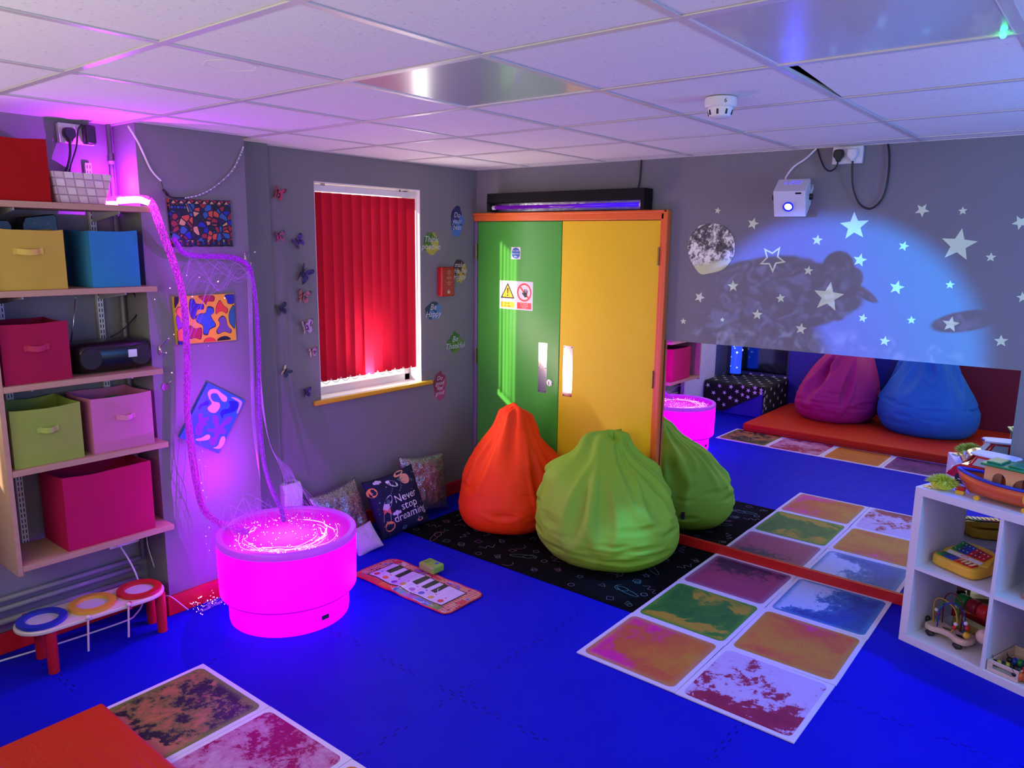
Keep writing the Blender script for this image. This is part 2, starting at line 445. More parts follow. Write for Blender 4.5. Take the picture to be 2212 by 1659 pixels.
b = MB(); add_text(b, fd, 'Danger', .015, .318, 1.436, .0018); add_text(b, fd, 'UV radiation', .014, .318, 1.416, .0018); b.build('black_lettering', m_signk, t, world=True)
b = MB()
for q, zz in (('No entry for', 1.438), ('unauthorised', 1.424), ('persons', 1.411)): add_text(b, fd, q, .0135, .469, zz, .0018)
b.build('white_lettering', m_signw, t, world=True)

# ------------------------------------------------------------------ UV light box
t = thing('ultraviolet_lamp', 'long black ultraviolet light box lying on the orange door frame', 'lamp', (.8, -.06, 2.067))
b = MB().box(.2, 1.44, -.115, -.012, 2.128, 2.192).box(.2, 1.44, -.02, -.012, 2.0675, 2.128).box(.2, .222, -.115, -.012, 2.0675, 2.128).box(1.415, 1.44, -.115, -.012, 2.0675, 2.128)
b.build('housing', SATIN_BLACK, t, world=True, bevel=.002)
m_refl = mat('crinkled reflector', (.8, .8, .82), .16, .9); n = NT(m_refl); n.bump(n.noise(n.coord(), 22, 2), .25, .02)
rf = MB(); vs = []; K = 10
for q in range(K + 1):
    a = pi * q / K; vs += [(xx, -.026 - .0 - .055 * (1 - sin(a)) * .9, 2.097 + .028 * cos(a)) for xx in (.223, 1.414)]
rf.add(vs, [(2 * q, 2 * q + 1, 2 * q + 3, 2 * q + 2) for q in range(K)]).build('reflector', m_refl, t, world=True, smooth=True)
m_uv = mat('ultraviolet tube', (.03, .0, .10), .15, emit=(.16, .015, 1.), es=.55)
n = NT(m_uv); xx = n.xyz(n.coord())[0]
n.set(n.b.inputs['Emission Color'], n.ramp(n.step(xx, -.5, .55), [(0, (.10, .004, .22)), (.55, (.10, .004, .35)), (1, (.05, .01, 1.))]))
n.set(n.b.inputs['Emission Strength'], 1.)
MB().cyl((.245, -.075, 2.098), (1.392, -.075, 2.098), .0125, None, 20).build('tube', m_uv, t, world=True, smooth=True)
for xa, xb in ((.222, .246), (1.391, 1.415)): MB().cyl((xa, -.075, 2.098), (xb, -.075, 2.098), .015, None, 16).build('end_cap', mat('white lamp holder', (.7, .7, .72), .4), t, world=True)
MB().tube(cat([(1.346, -.03, 2.192), (1.347, -.012, 2.25), (1.349, -.008, 2.365)], 8, False), .005).build('cable', BLACK, t, world=True, smooth=True)

# ------------------------------------------------------------------ mirror
m_mir = mat('mirror silver', (.86, .86, .87), .0, 1.)
t = tag(MB().prism([(1.574, .064), (3.412, .064), (3.412, 1.303), (1.574, 1.281)], .0008, .0055, lambda u, v, h: (u, -h, v)).build('mirror', m_mir), 'wide frameless mirror on the wall above the red skirting', 'mirror')
MB().box(1.5665, 1.5735, -.007, -.0008, .064, 1.283).build('edge_strip', mat('dark mirror edge', (.05, .05, .055), .4), t)

# ------------------------------------------------------------------ star stickers and moon
m_star = mat('pale glow sticker', (.72, .86, .55), .6)
fw0 = wallfr(-.0006)
STARS = [
 (1.859, 2.056, .020, 80, 'tiny pale star sticker highest above the moon picture'),
 (2.073, 1.982, .034, 75, 'small pale star sticker between the moon picture and the projector box'),
 (2.612, 1.966, .074, 95, 'big pale star sticker just under the projector box at the top of the blue glow'),
 (2.432, 1.894, .030, 85, 'small pale star sticker above the outlined star in the blue glow'),
 (2.655, 1.794, .036, 80, 'small pale star sticker directly below the big star at the top of the glow'),
 (2.855, 1.868, .026, 75, 'small pale star sticker in the blue glow beside its upper curved edge'),
 (2.399, 1.732, .027, 85, 'small pale star sticker on the projected fish back, above the big star'),
 (1.981, 1.630, .035, 95, 'small pale star sticker just below the moon picture on the fish head'),
 (1.778, 1.555, .034, 70, 'whitish wrinkled star sticker beside the fish mouth, close to the orange door frame'),
 (2.260, 1.576, .027, 100, 'small pale star sticker on the projected fish cheek between two larger stars'),
 (2.514, 1.597, .082, 85, 'big pale star sticker on the belly of the projected fish'),
 (2.135, 1.477, .032, 90, 'small pale star sticker below the projected fish head'),
 (1.929, 1.433, .015, 85, 'tiniest pale star sticker under the fish mouth'),
 (1.681, 1.405, .021, 95, 'little pale star sticker nearest the orange door frame, just above the mirror corner'),
 (2.385, 1.416, .033, 85, 'small pale star sticker under the big star on the fish belly'),
 (2.697, 1.497, .024, 80, 'small pale star sticker in the lower glow, midway below the fish tail'),
 (2.926, 1.503, .022, 95, 'little pale star sticker in the lower glow between the fin shadow and the fish tail'),
 (2.813, 1.387, .027, 85, 'small pale star sticker lowest in the blue glow, above the blue bean bag reflection'),
 (2.843, 1.662, .037, 80, 'medium pale star sticker in the middle of the blue glow behind the fish tail'),
 (3.078, 1.686, .022, 90, 'small pale star sticker inside the curved rim of the blue glow'),
 (3.101, 1.496, .040, 85, 'medium pale star sticker on the dark fin shadow at the rim of the glow'),
 (3.317, 1.433, .030, 95, 'small pale star sticker just above the far top corner of the mirror'),
 (3.094, 1.876, .080, 85, 'big pale star sticker outside the blue glow on plain grey wall'),
 (2.920, 2.042, .034, 60, 'small pale star sticker below the hanging loop of black cable'),
 (3.095, 2.036, .021, 95, 'tiny pale star sticker above the big star outside the glow'),
 (3.331, 1.981, .034, 120, 'pale star sticker highest of those beyond the big star outside the glow'),
 (3.233, 1.821, .023, 90, 'small pale star sticker just past the big star outside the glow'),
 (3.379, 1.642, .026, 100, 'pale star sticker furthest from the doors, above the boat toy')]
for x, z, r, rot, lab in STARS:
    o = MB().prism(star(0, 0, r, r * .43, rot), .0004, .0016, wallfr(-.0002)).build('star_sticker', m_star)
    o.location = (x, 0, z); tag(o, lab, 'sticker', 'star stickers on the wall above the mirror')
x, z = 2.198, 1.79
b = MB(); A, B_ = star(0, 0, .078, .036, 60), star(0, 0, .058, .026, 60)
for i in range(10): b.prism([A[i], A[(i + 1) % 10], B_[(i + 1) % 10], B_[i]], .0004, .0016, wallfr(-.0002))
o = b.build('star_sticker', m_star); o.location = (x, 0, z)
tag(o, 'pale outlined hollow star sticker between the moon picture and the fish back', 'sticker', 'star stickers on the wall above the mirror')
m_moon = mat('moon print', (.4, .4, .36), .6); n = NT(m_moon); c = n.coord(); X, Y, Z = n.xyz(c)
big = n.noise(c, 9, 5, .6, .6); fine = n.noise(c, 60, 5, .7)
cc = n.ramp(n.math('ADD', n.math('MULTIPLY', big, .75), n.math('MULTIPLY', fine, .42)), [(.45, (.012, .013, .012)), (.56, (.12, .13, .11)), (.65, (.98, .99, .82))])
low = n.step(n.math('ADD', Z, n.math('MULTIPLY', n.math('SINE', n.math('MULTIPLY', X, 14)), -.018)), -.098, -.06)
n.color(n.mix(low, (.66, .72, .36), cc))
o = MB().prism([(p[0] * 1.0, p[1]) for p in cat([(-.147, .0), (-.132, .07), (-.085, .125), (-.01, .143), (.07, .128), (.128, .07), (.145, .0), (.13, -.062), (.08, -.118), (0, -.143), (-.06, -.146), (-.12, -.075)], 6)], .0006, .004, wallfr(-.0002)).build('moon_picture', m_moon)
o.location = (1.832, 0, 1.841); tag(o, 'round cut-out moon picture on the grey wall beside the orange door frame', 'picture')

# ------------------------------------------------------------------ butterflies on the window wall
def wallx(x): return lambda u, v, h: (x + h, u, v)      # seen from inside the room u = +y runs to the photo's right
BF = [
 (-1.673, 2.112, .036, (.62, .06, .12), (.05, .01, .04), -18, 'red and pink butterfly ornament highest on the wall above the others'),
 (-1.673, 1.877, .029, (.62, .05, .22), (.05, .01, .04), 10, 'small pink butterfly ornament, second highest, beside the dark purple one'),
 (-1.551, 1.849, .036, (.12, .05, .30), (.02, .01, .05), 35, 'dark purple butterfly ornament near the upper part of the red blind'),
 (-1.525, 1.669, .046, (.03, .04, .16), (.01, .01, .03), -32, 'large dark blue swallowtail butterfly ornament beside the red blind'),
 (-1.531, 1.535, .040, (.50, .10, .16), (.03, .01, .03), -12, 'orange and purple butterfly ornament just below the swallowtail'),
 (-1.684, 1.469, .034, (.05, .03, .10), (.01, .01, .02), 15, 'near black butterfly ornament halfway up, close to the pier'),
 (-1.522, 1.358, .043, (.55, .42, .55), (.08, .01, .12), 8, 'large purple and white butterfly ornament with spotted wings'),
 (-1.480, 1.202, .028, (.62, .45, .48), (.20, .02, .10), 6, 'small pale pink butterfly ornament closest to the blind edge'),
 (-1.671, 1.105, .030, (.03, .03, .09), (.01, .01, .02), -40, 'small black butterfly ornament low down, close to the pier'),
 (-1.536, .965, .031, (.06, .05, .22), (.01, .01, .03), 5, 'small dark blue butterfly ornament lowest, above the sill height')]
for i, (y, z, s, c1, c2, rot, lab) in enumerate(BF):
    t = thing('butterfly_ornament', lab, 'ornament', (.001, y, z), (radians(rot), 0, 0), 'butterflies on the window wall')
    ma = mat(f'butterfly wing {i}', c1, .35); n = NT(ma); c = n.coord()
    vor = n.n('ShaderNodeTexVoronoi', i_Vector=c, i_Scale=70.); d = vor.outputs['Distance']
    X, Y, Z = n.xyz(c); rad = n.math('SQRT', n.math('ADD', n.math('MULTIPLY', Y, Y), n.math('MULTIPLY', Z, Z)))
    n.color(n.mix(n.math('MAXIMUM', n.step(rad, s * .95, s * 1.3), n.step(d, .62, .75)), c1, c2))
    mb_ = mat('butterfly body', (.015, .01, .015), .5)
    up_ = cat([(.03, .05), (.5, .75), (1.0, 1.05), (1.22, .78), (1.0, .28), (.35, .0)], 5)
    lo_ = cat([(.03, .0), (.45, .05), (.85, -.15), (.9, -.6), (.6, -1.0 if i != 3 else -1.35), (.3, -.7), (.08, -.25)], 5)
    for sg in (-1, 1):
        b = MB(); tilt = radians(24 if i % 3 else 38)
        fr_ = lambda u, v, h, sg=sg, tilt=tilt: (.006 + u * s * sin(tilt) + h, sg * u * s * cos(tilt), v * s)
        b.prism(up_, 0, .0009, fr_); b.prism(lo_, -.0006, .0003, fr_)
        b.build('wing', ma, t)
    b = MB(); b.ell((.007, 0, 0), .004, .0035, s * .5, 10, 8); b.ell((.007, 0, s * .5), .0045, .0042, .005, 10, 6)
    for sg in (-1, 1): b.tube([(.008, sg * .001, s * .5), (.012, sg * s * .18, s * .85), (.012, sg * s * .32, s * 1.02)], .0007, 5)
    b.cyl((0, 0, 0), (.007, 0, 0), .004)
    b.build('body', mb_, t, smooth=True)

# ------------------------------------------------------------------ motivational wall stickers
ST = [(-.207, 2.003, .066, .105, (.02, .03, .12), (.07, .20, .55), 'Do\nyour\nbest', 'tall navy and blue sticker reading Do your best, topmost beside the corner'),
      (-.466, 1.850, .080, .078, (.45, .42, .05), (.05, .17, .03), 'Think\npositive', 'round green and yellow sticker reading Think positive, just beyond the window'),
      (-.178, 1.656, .070, .085, (.07, .015, .03), (.55, .36, .05), 'make\nthis day\nHappy', 'brown and gold sticker between the red box and the corner'),
      (-.448, 1.386, .082, .062, (.015, .03, .08), (.08, .20, .45), 'Be\nHappy', 'wide dark blue sticker reading Be Happy, just under the red box'),
      (-.227, 1.142, .082, .082, (.05, .16, .03), (.13, .26, .05), 'Be\nThankful', 'diamond-shaped green sticker reading Be Thankful'),
      (-.387, .846, .066, .105, (.24, .02, .08), (.42, .06, .17), 'Do\ngood\nfeel\ngood', 'tall crimson sticker lowest on the wall beside the yellow sill')]
for i, (y, z, ry, rz, c1, c2, txt, lab) in enumerate(ST):
    t = thing('splash_sticker', lab, 'sticker', (.0005, y, z), (0, 0, 0), 'splash stickers by the window')
    ma = mat(f'sticker ink {i}', c1, .55); n = NT(ma); c = n.coord(); X, Y, Z = n.xyz(c)
    n.color(n.mix(n.step(n.math('ADD', n.noise(c, 22, 3), n.math('MULTIPLY', n.math('SUBTRACT', Y, Z), 2.2 if i != 1 else -3.2)), .42, .6), c1, c2))
    rnd = random.Random(i * 5 + 2)
    pts = []
    for k in range(22):
        a = 2 * pi * k / 22; q = .88 + .2 * rnd.random()
        if i == 4: q *= 1.0 / (abs(cos(a)) + abs(sin(a))) * 1.15
        pts.append((ry * q * cos(a), rz * q * sin(a)))
    MB().prism(cat(pts, 3), 0, .001, wallx(0)).build('splash', ma, t)
    b = MB(); ln = txt.count('\n') + 1; add_text(b, wallx(0), txt, (.058 if ln == 2 else .05 if ln == 3 else .042), -.002, 0, .0014, shear=.25, line=.85)
    b.build('lettering', mat('sticker white ink', (.62, .64, .68), .5), t)

# red wall box by the window
t = thing('alarm_box', 'red upright plastic box with small white print between window and corner', 'alarm', (0, -.348, 1.585))
MB().box(.001, .052, -.412, -.286, 1.484, 1.688).build('housing', mat('red moulded plastic', (.36, .006, .01), .4), t, world=True, bevel=.010, bseg=3)
b = MB(); f5 = wallx(.052)
for k, w in enumerate((.02, .032, .032, .028, 0, .016, .052, .05, .026, 0, .02, .054, .022, .022)):
    if w: b.prism([(-.342 - w / 2, 1.664 - k * .0075), (-.342 + w / 2, 1.664 - k * .0075), (-.342 + w / 2, 1.6615 - k * .0075), (-.342 - w / 2, 1.6615 - k * .0075)], 0, .0006, f5)
b.build('printed_lines', mat('faded red print', (.55, .25, .25), .5), t, world=True)
b = MB(); o1, o2 = circ(-.345, 1.515, .0115, 20), circ(-.345, 1.515, .0085, 20)
for i in range(20): b.prism([o1[i], o1[(i + 1) % 20], o2[(i + 1) % 20], o2[i]], 0, .0006, f5)
b.prism(circ(-.349, 1.513, .005, 12), 0, .0006, f5); b.build('round_symbol', m_signw, t, world=True)

# ------------------------------------------------------------------ ceiling fittings
m_diff = mat('satin light diffuser', (.52, .52, .55), .24, spec=.6, coat=.4)
for i, (px, py) in enumerate(PANELS):
    lab = ['grey satin light panel, unlit, in the ceiling tile nearest the window', 'large grey satin light panel, unlit, with a green indicator at its corner',
           'unlit light panel in the ceiling above the red gym mat', 'unlit light panel in the ceiling above the white toy shelf side of the room'][i]
    t = thing('ceiling_light', lab, 'light', (px + .3, py + .3, ZC))
    b = MB()
    for (x0, x1, y0, y1) in ((0, .6, 0, .018), (0, .6, .582, .6), (0, .018, .018, .582), (.582, .6, .018, .582)):
        b.box(px + x0 + .012 * (x0 == 0), px + x1 - .012 * (x1 == .6), py + y0 + .012 * (y0 == 0), py + y1 - .012 * (y1 == .6), ZC + .001, ZC + .02)
    b.build('frame', mat('white light frame', (.74, .73, .75), .4), t, world=True)
    MB().box(px + .018, px + .582, py + .018, py + .582, ZC + .003, ZC + .018).build('diffuser', m_diff, t, world=True)
    if i == 1:
        MB().ell((3.452, -1.985, ZC - .004), .0075, None, None, 12, 8).build('indicator', mat('green led', (0, .3, .1), .4, emit=(.02, 1., .25), es=14.), t, world=True, smooth=True)
t = thing('smoke_detector', 'white round smoke detector numbered 6 under the ceiling', 'detector', (2.568, -1.60, ZC))
MB().lathe([(0, .0), (.052, 0), (.054, -.006), (.054, -.028), (.05, -.033), (.0, -.033)], 32, (2.568, -1.60, ZC)).build('base', WHITE, t, world=True, auto=35)
MB().lathe([(.043, -.031), (.043, -.04), (.036, -.062), (.028, -.067), (0, -.067)], 32, (2.568, -1.60, ZC)).build('sensing_chamber', WHITE, t, world=True, auto=35)
b = MB()
for k in range(8):
    a = 2 * pi * k / 8 + .2; q = (2.568 + .041 * cos(a), -1.60 + .041 * sin(a))
    b.cyl((q[0], q[1], ZC - .041), (q[0] - .003 * cos(a), q[1] - .003 * sin(a), ZC - .058), .004, None, 8)
b.build('vent_slot', BLACK, t, world=True)
b = MB(); a0 = radians(-48); add_text(b, lambda u, v, h: (2.568 + (.0545) * cos(a0 + u / .0545), -1.60 + .0545 * sin(a0 + u / .0545), ZC - .017 + v), '6', .02); b.build('number', BLACK, t, world=True)

# ------------------------------------------------------------------ sockets, plugs, LED projector box on the mirror wall
def plug(name, c, ax, m, par, s=1., world=True):
    """rounded three-pin plug on a wall facing ax"""
    b = MB(); poly = cat([(-.022, .018), (-.012, .025), (.012, .025), (.022, .018), (.024, -.008), (.012, -.022), (.007, -.034), (-.007, -.034), (-.012, -.022), (-.024, -.008)], 3)
    poly = [(u * s, v * s) for u, v in poly]
    f = (lambda u, v, h: (c[0] + u, c[1] - h, c[2] + v)) if ax == 'y' else (lambda u, v, h: (c[0] + h, c[1] + u, c[2] + v))
    b.prism(poly, 0, .034, f)
    return b.build(name, m, par, world=world, bevel=.006, bseg=3)
def double_socket(t, c, ax, w=.146, hgt=.086):
    f = (lambda u, v, h: (c[0] + u, c[1] - h, c[2] + v)) if ax == 'y' else (lambda u, v, h: (c[0] + h, c[1] + u, c[2] + v))
    rect = lambda u0, u1, v0, v1: [(u0, v0), (u1, v0), (u1, v1), (u0, v1)]
    MB().prism(rect(-w / 2 + .002, w / 2 - .002, -hgt / 2 + .002, hgt / 2 - .002), 0, .026, f).build('back_box', mat('white socket box', (.70, .69, .71), .4), t, world=True, bevel=.003)
    MB().prism(rect(-w / 2, w / 2, -hgt / 2, hgt / 2), .026, .034, f).build('faceplate', WHITE, t, world=True, bevel=.003)
    for q in (-.012, .012): MB().prism(rect(q - .007, q + .007, .012, .034), .034, .038, f).build('switch', WHITE, t, world=True, bevel=.001)
t = thing('power_socket', 'white double wall socket with black and white plugs above the projected glow', 'socket', (2.556, 0, 2.318))
double_socket(t, (2.556, -.001, 2.32), 'y')
t = thing('power_plug', 'black plug with looping black cable in the socket above the projector box', 'plug', (2.517, -.035, 2.325))
plug('plug_body', (2.519, -.036, 2.322), 'y', BLACK, t)
MB().tube(cat([(2.519, -.055, 2.292), (2.512, -.055, 2.262), (2.482, -.045, 2.244), (2.448, -.03, 2.262), (2.42, -.022, 2.31), (2.398, -.016, 2.362)], 8, False), .0042).build('cable', BLACK, t, world=True, smooth=True)
t = thing('power_plug', 'white plug with long hanging loop of black cable beside the projector box', 'plug', (2.585, -.035, 2.325))
plug('plug_body', (2.586, -.036, 2.322), 'y', WHITE, t)
MB().tube(cat([(2.588, -.05, 2.29), (2.590, -.045, 2.228), (2.600, -.03, 2.148), (2.632, -.022, 2.078), (2.686, -.02, 2.052), (2.737, -.02, 2.099), (2.755, -.02, 2.188), (2.751, -.018, 2.299), (2.738, -.016, 2.365)], 8, False), .0048).build('cable', BLACK, t, world=True, smooth=True)
# the projector box: a white cube tilted downwards
LB = thing('light_projector', 'white cube LED light box with glowing blue lens mounted high on the wall', 'projector', (2.335, -.150, 2.112), (radians(30), 0, radians(9)))
m_led = mat('white box metal', (.72, .71, .73), .4)
b = MB().box(-.079, .079, -.08, .062, -.072, .072); b.build('casing', m_led, LB, bevel=.004)
m_lens = mat('blue led lens', (.2, .3, 1.), .2, emit=(.55, .65, 1.), es=9.)
m_ring = mat('blue lens ring', (.01, .01, .35), .2, emit=(.02, .02, 1.), es=.6)
b = MB(); b.lathe([(.0185, .0), (.026, 0), (.026, .006), (.0185, .006)], 32, (0, 0, 0), caps=False, m=M.Translation((-.006, -.081, -.012)) @ M.Rotation(radians(90), 4, 'X')).build('lens_ring', m_ring, LB, auto=35)
MB().ell((-.006, -.081, -.012), .0187, .007, .0187, 24, 10).build('lens', m_lens, LB, smooth=True)
b = MB().ell((-.080, -.03, .03), .006, .02, .02, 20, 10).build('side_lens', m_ring, LB, smooth=True)
b = MB(); add_text(b, lambda u, v, h: (u, v, .0725 + h), 'LED', .052, 0, .015, .001, shear=.15); b.build('vent_lettering', mat('blue lit lettering', (.1, .1, .8), .4, emit=(.12, .08, 1.), es=1.3), LB)
MB().box(.03, .058, -.0815, -.08, .056, .065).build('badge', BLACK, LB)
b = MB()
for sg in (-1, 1):
    b.box(sg * .0795 if sg > 0 else -.084, .084 if sg > 0 else -.0795, -.015, .115, -.012, .012)
b.box(-.084, .084, .111, .115, -.012, .012).build('bracket', m_led, LB)
for sg in (-1, 1): MB().cyl((sg * .084, 0, 0), (sg * .100, 0, 0), .017, .015, 12).build('tightening_knob', BLACK, LB, auto=40)
MB().tube(cat([(2.262, -.07, 2.195), (2.258, -.05, 2.225), (2.290, -.04, 2.275), (2.345, -.028, 2.315), (2.392, -.014, 2.364)], 8, False), .005).build('cable', WHITE, LB, world=True, smooth=True)

# socket and plugs high in the alcove
t = thing('power_socket', 'white double socket with two black plugs just under the alcove ceiling', 'socket', (0, -2.715, 2.305))
double_socket(t, (.001, -2.712, 2.309), 'x')
t = thing('power_plug', 'black rounded plug with thick cable in the alcove ceiling socket', 'plug', (.035, -2.752, 2.305))
plug('plug_body', (.036, -2.750, 2.305), 'x', BLACK, t)
MB().tube(cat([(.052, -2.750, 2.272), (.05, -2.752, 2.22), (.05, -2.765, 2.17), (.04, -2.785, 2.12), (.03, -2.80, 2.02)], 8, False), .0055).build('cable', BLACK, t, world=True, smooth=True)
t = thing('power_adapter', 'black chunky plug adapter beside the rounded plug in the alcove socket', 'adapter', (.035, -2.67, 2.315))
MB().box(.036, .085, -2.692, -2.648, 2.268, 2.350).build('casing', BLACK, t, world=True, bevel=.008, bseg=3)
MB().tube(cat([(.06, -2.695, 2.352), (.055, -2.712, 2.325), (.05, -2.724, 2.25), (.05, -2.757, 2.16), (.04, -2.762, 2.10), (.03, -2.765, 2.02)], 8, False), .0035).build('cable', BLACK, t, world=True, smooth=True)
# low alcove socket
t = thing('power_socket', 'white low double socket under the shelves with a white charger plug', 'socket', (0, -2.66, .40))
double_socket(t, (.001, -2.655, .395), 'x')
t = thing('power_socket', 'small white outlet box beside the low double socket near the pipes', 'socket', (0, -2.555, .41))
MB().box(.001, .014, -2.568, -2.542, .382, .44).build('box', WHITE, t, world=True, bevel=.004)
MB().tube(cat([(.034, -2.545, .384), (.06, -2.553, .32), (.08, -2.54, .22), (.09, -2.52, .13), (.16, -2.56, .09), (.245, -2.55, .11), (.262, -2.50, .05), (.262, -2.47, .012)], 8, False), .003).build('cable', WHITE, t, world=True, smooth=True)
t = thing('power_plug', 'white charger plug with long white lead running behind the drum bench', 'plug', (.035, -2.70, .40))
MB().box(.036, .075, -2.71, -2.672, .372, .418).build('casing', WHITE, t, world=True, bevel=.006, bseg=3)
MB().tube(cat([(.055, -2.69, .372), (.10, -2.665, .29), (.115, -2.64, .19), (.10, -2.62, .06), (.10, -2.66, .006), (.128, -2.723, .006), (.118, -2.934, .006), (.10, -3.10, .006), (.08, -3.22, .006), (.07, -3.29, .006)], 8, False), .0045).build('cable', WHITE, t, world=True, smooth=True)

# ------------------------------------------------------------------ heating pipes
m_pipe = mat('grey painted pipe', (.26, .25, .27), .45)
for yy, xx, rr, lab in ((-2.523, .03, .011, 'grey vertical pipe closest to the pier in the alcove corner'), (-2.568, .028, .009, 'thin grey vertical pipe beside the corner pipe, behind the shelf ends')):
    t = thing('heating_pipe', lab, 'pipe', (xx, yy, 0), group='alcove pipes')
    MB().cyl((xx, yy, .02 if rr > .01 else .26), (xx, yy, ZC + .003), rr, None, 14).build('tube', m_pipe, t, world=True, smooth=True)
    b = MB()
    for zz in (.62, 1.45, 2.2): b.lathe([(rr, -.008), (rr + .004, -.008), (rr + .004, .008), (rr, .008)], 14, (xx, yy, zz))
    b.build('clip', m_pipe, t, world=True)
for k, (zz, xx, rr) in enumerate(((.265, .03, .012), (.222, .034, .012), (.165, .038, .014))):
    lab = ['grey horizontal pipe, highest of three low on the alcove wall', 'grey horizontal pipe, middle of three low on the alcove wall', 'grey horizontal pipe, lowest of three just above the red skirting'][k]
    t = thing('heating_pipe', lab, 'pipe', (xx, -3, zz), group='alcove pipes')
    MB().cyl((xx, -3.30, zz), (xx, -2.585 - .012 * k, zz), rr, None, 14).build('tube', m_pipe, t, world=True, smooth=True)
    b = MB()
    for yy in (-3.06, -2.75): b.box(.001, xx + rr + .002, yy - .006, yy + .006, zz - .004, zz + .004)
    b.build('clip', m_pipe, t, world=True)

# ------------------------------------------------------------------ alcove shelving
m_wood = mat('pale wood veneer', (.46, .27, .17), .5); n = NT(m_wood); c = n.coord()
mp = n.n('ShaderNodeMapping', i_Vector=c); mp.inputs['Scale'].default_value = (14, 1.2, 14)
n.color(n.mix(n.noise(mp.outputs[0], 3, 4, .6, .4), (.38, .21, .13), (.54, .33, .21)))
SHELF = thing('alcove_shelves', 'pale wood shelving on white slotted uprights in the alcove beside the pier', 'shelves', (.16, -2.86, .48))
BZ = [1.997, 1.645, 1.265, .915, .505]
for k, zz in enumerate(BZ):
    MB().box(.045, .325, -3.190, -2.5405, zz - .025, zz).build('shelf_board', m_wood, SHELF, world=True, bevel=.0015)
MB().box(.022, .325, -3.210, -3.1905, .465, 2.05).build('side_panel', m_wood, SHELF, world=True, bevel=.0015)
m_slot = mat('white slotted upright', (.66, .65, .68), .4)
for yy in (-2.667, -3.076):
    u = MB().box(.001, .021, yy - .0135, yy + .0135, .475, 2.19).build('upright', m_slot, SHELF, world=True)
    b = MB(); zz = .49
    while zz < 2.18:
        for s in (-.006, .006): b.box(.0205, .0214, yy + s - .002, yy + s + .002, zz, zz + .016)
        zz += .025
    b.build('slot', mat('slot shadow gap', (.02, .02, .025), .8), u, world=True)
    for zz in BZ:
        MB().prism([(.021, zz - .0255), (.29, zz - .0255), (.29, zz - .036), (.05, zz - .068), (.021, zz - .068)], -.003, .003, lambda u_, v_, h: (u_, yy + h, v_)).build('bracket', mat('grey bracket', (.34, .33, .36), .4), SHELF, world=True)

# fabric storage boxes -------------------------------------------------------
def storage_box(lab, col, y0, y1, z0, z1, x0=.045, x1=.300, handle=None, hw=.085, rot=0, bulge=.004):
    cx, cy = (x0 + x1) / 2, (y0 + y1) / 2
    t = thing('storage_box', lab, 'box', (cx, cy, z0 + .0008), (0, 0, radians(rot)), 'fabric boxes on the alcove shelves')
    m = fabric('box fabric %.2f %.2f %.2f' % col, col, .9, .08, 500, .3)
    hx, hy, H = (x1 - x0) / 2, (y1 - y0) / 2, z1 - z0; th = .005
    b = MB(); N = 10
    ring = []
    for fx, fy, tx, ty in ((-1, -1, 1, 0), (1, -1, 0, 1), (1, 1, -1, 0), (-1, 1, 0, -1)):
        L = 2 * (hx if tx else hy)
        for k in range(N): ring.append((fx * hx + tx * L * k / N, fy * hy + ty * L * k / N, k / N, (fx, fy, tx, ty)))
    n_ = len(ring); K = 8; vs = []; fs = []
    def pt(r, z, inset):
        x, y, s, (fx, fy, tx, ty) = r
        nx, ny = (ty, -tx)
        w = sin(pi * s); o = bulge * w * sin(pi * min(z / H, 1) * .8 + .5) * (1 if tx else .8) - inset
        zz = z + (.006 * (noise.noise(V((x * 9, y * 9 + cy * 5, z0 * 7)))) - .006 * w) * (z / H) ** 3
        kx = (1 - inset / hx); ky = (1 - inset / hy)
        return (x * kx + nx * (o + inset), y * ky + ny * (o + inset), zz)
    for j in range(K + 1): vs += [pt(r, H * j / K, 0) for r in ring]
    for j in range(K + 1): vs += [pt(r, H - (H - th) * j / K, th) for r in ring]
    R = 2 * (K + 1)
    for j in range(R - 1):
        fs += [(j * n_ + i, j * n_ + (i + 1) % n_, (j + 1) * n_ + (i + 1) % n_, (j + 1) * n_ + i) for i in range(n_)]
    fs += [tuple(range(n_ - 1, -1, -1)), tuple((R - 1) * n_ + i for i in range(n_))]
    b.add(vs, fs); b.build('body', m, t, auto=50)
    if handle:
        hc, hz = handle; sh = MB(); P = []
        for k in range(13):
            u = k / 12; P.append((hx + bulge + .0005 + .018 * sin(pi * u) ** .7, hc + (u - .5) * hw, hz - .004 * sin(pi * u)))
        vs = []
        for p in P: vs += [(p[0], p[1], p[2] - .0115), (p[0], p[1], p[2] + .0115), (p[0] + .0018, p[1], p[2] + .0115), (p[0] + .0018, p[1], p[2] - .0115)]
        fs = []
        for k in range(12):
            for q in range(4): fs.append((4 * k + q, 4 * k + (q + 1) % 4, 4 * k + 4 + (q + 1) % 4, 4 * k + 4 + q))
        fs += [(3, 2, 1, 0), (48, 49, 50, 51)]
        sh.add(vs, fs)
        for yy in (hc - hw / 2 - .012, hc + hw / 2 - .004): sh.box(hx + bulge * .2, hx + bulge + .0035, yy, yy + .016, hz - .0115, hz + .0115)
        sh.build('strap_handle', fabric('box strap %.2f %.2f %.2f' % col, tuple(min(1, q * 1.25 + .02) for q in col), .8), t, auto=50)
    return t
storage_box('plain red fabric box on the top shelf beside the woven basket', (.36, .004, .004), -3.183, -2.938, 1.997, 2.243, x0=.06)
storage_box('yellow fabric box with strap handle on the second shelf', (.52, .36, .06), -3.17, -2.906, 1.645, 1.888, x0=.168, handle=(-.005, .155), hw=.085)
storage_box('blue fabric box without visible handle on the second shelf', (.03, .22, .46), -2.806, -2.602, 1.645, 1.890)
storage_box('magenta fabric box with strap handle beside the black radio', (.34, .008, .06), -3.175, -2.922, 1.265, 1.513, handle=(0, .145), hw=.07)
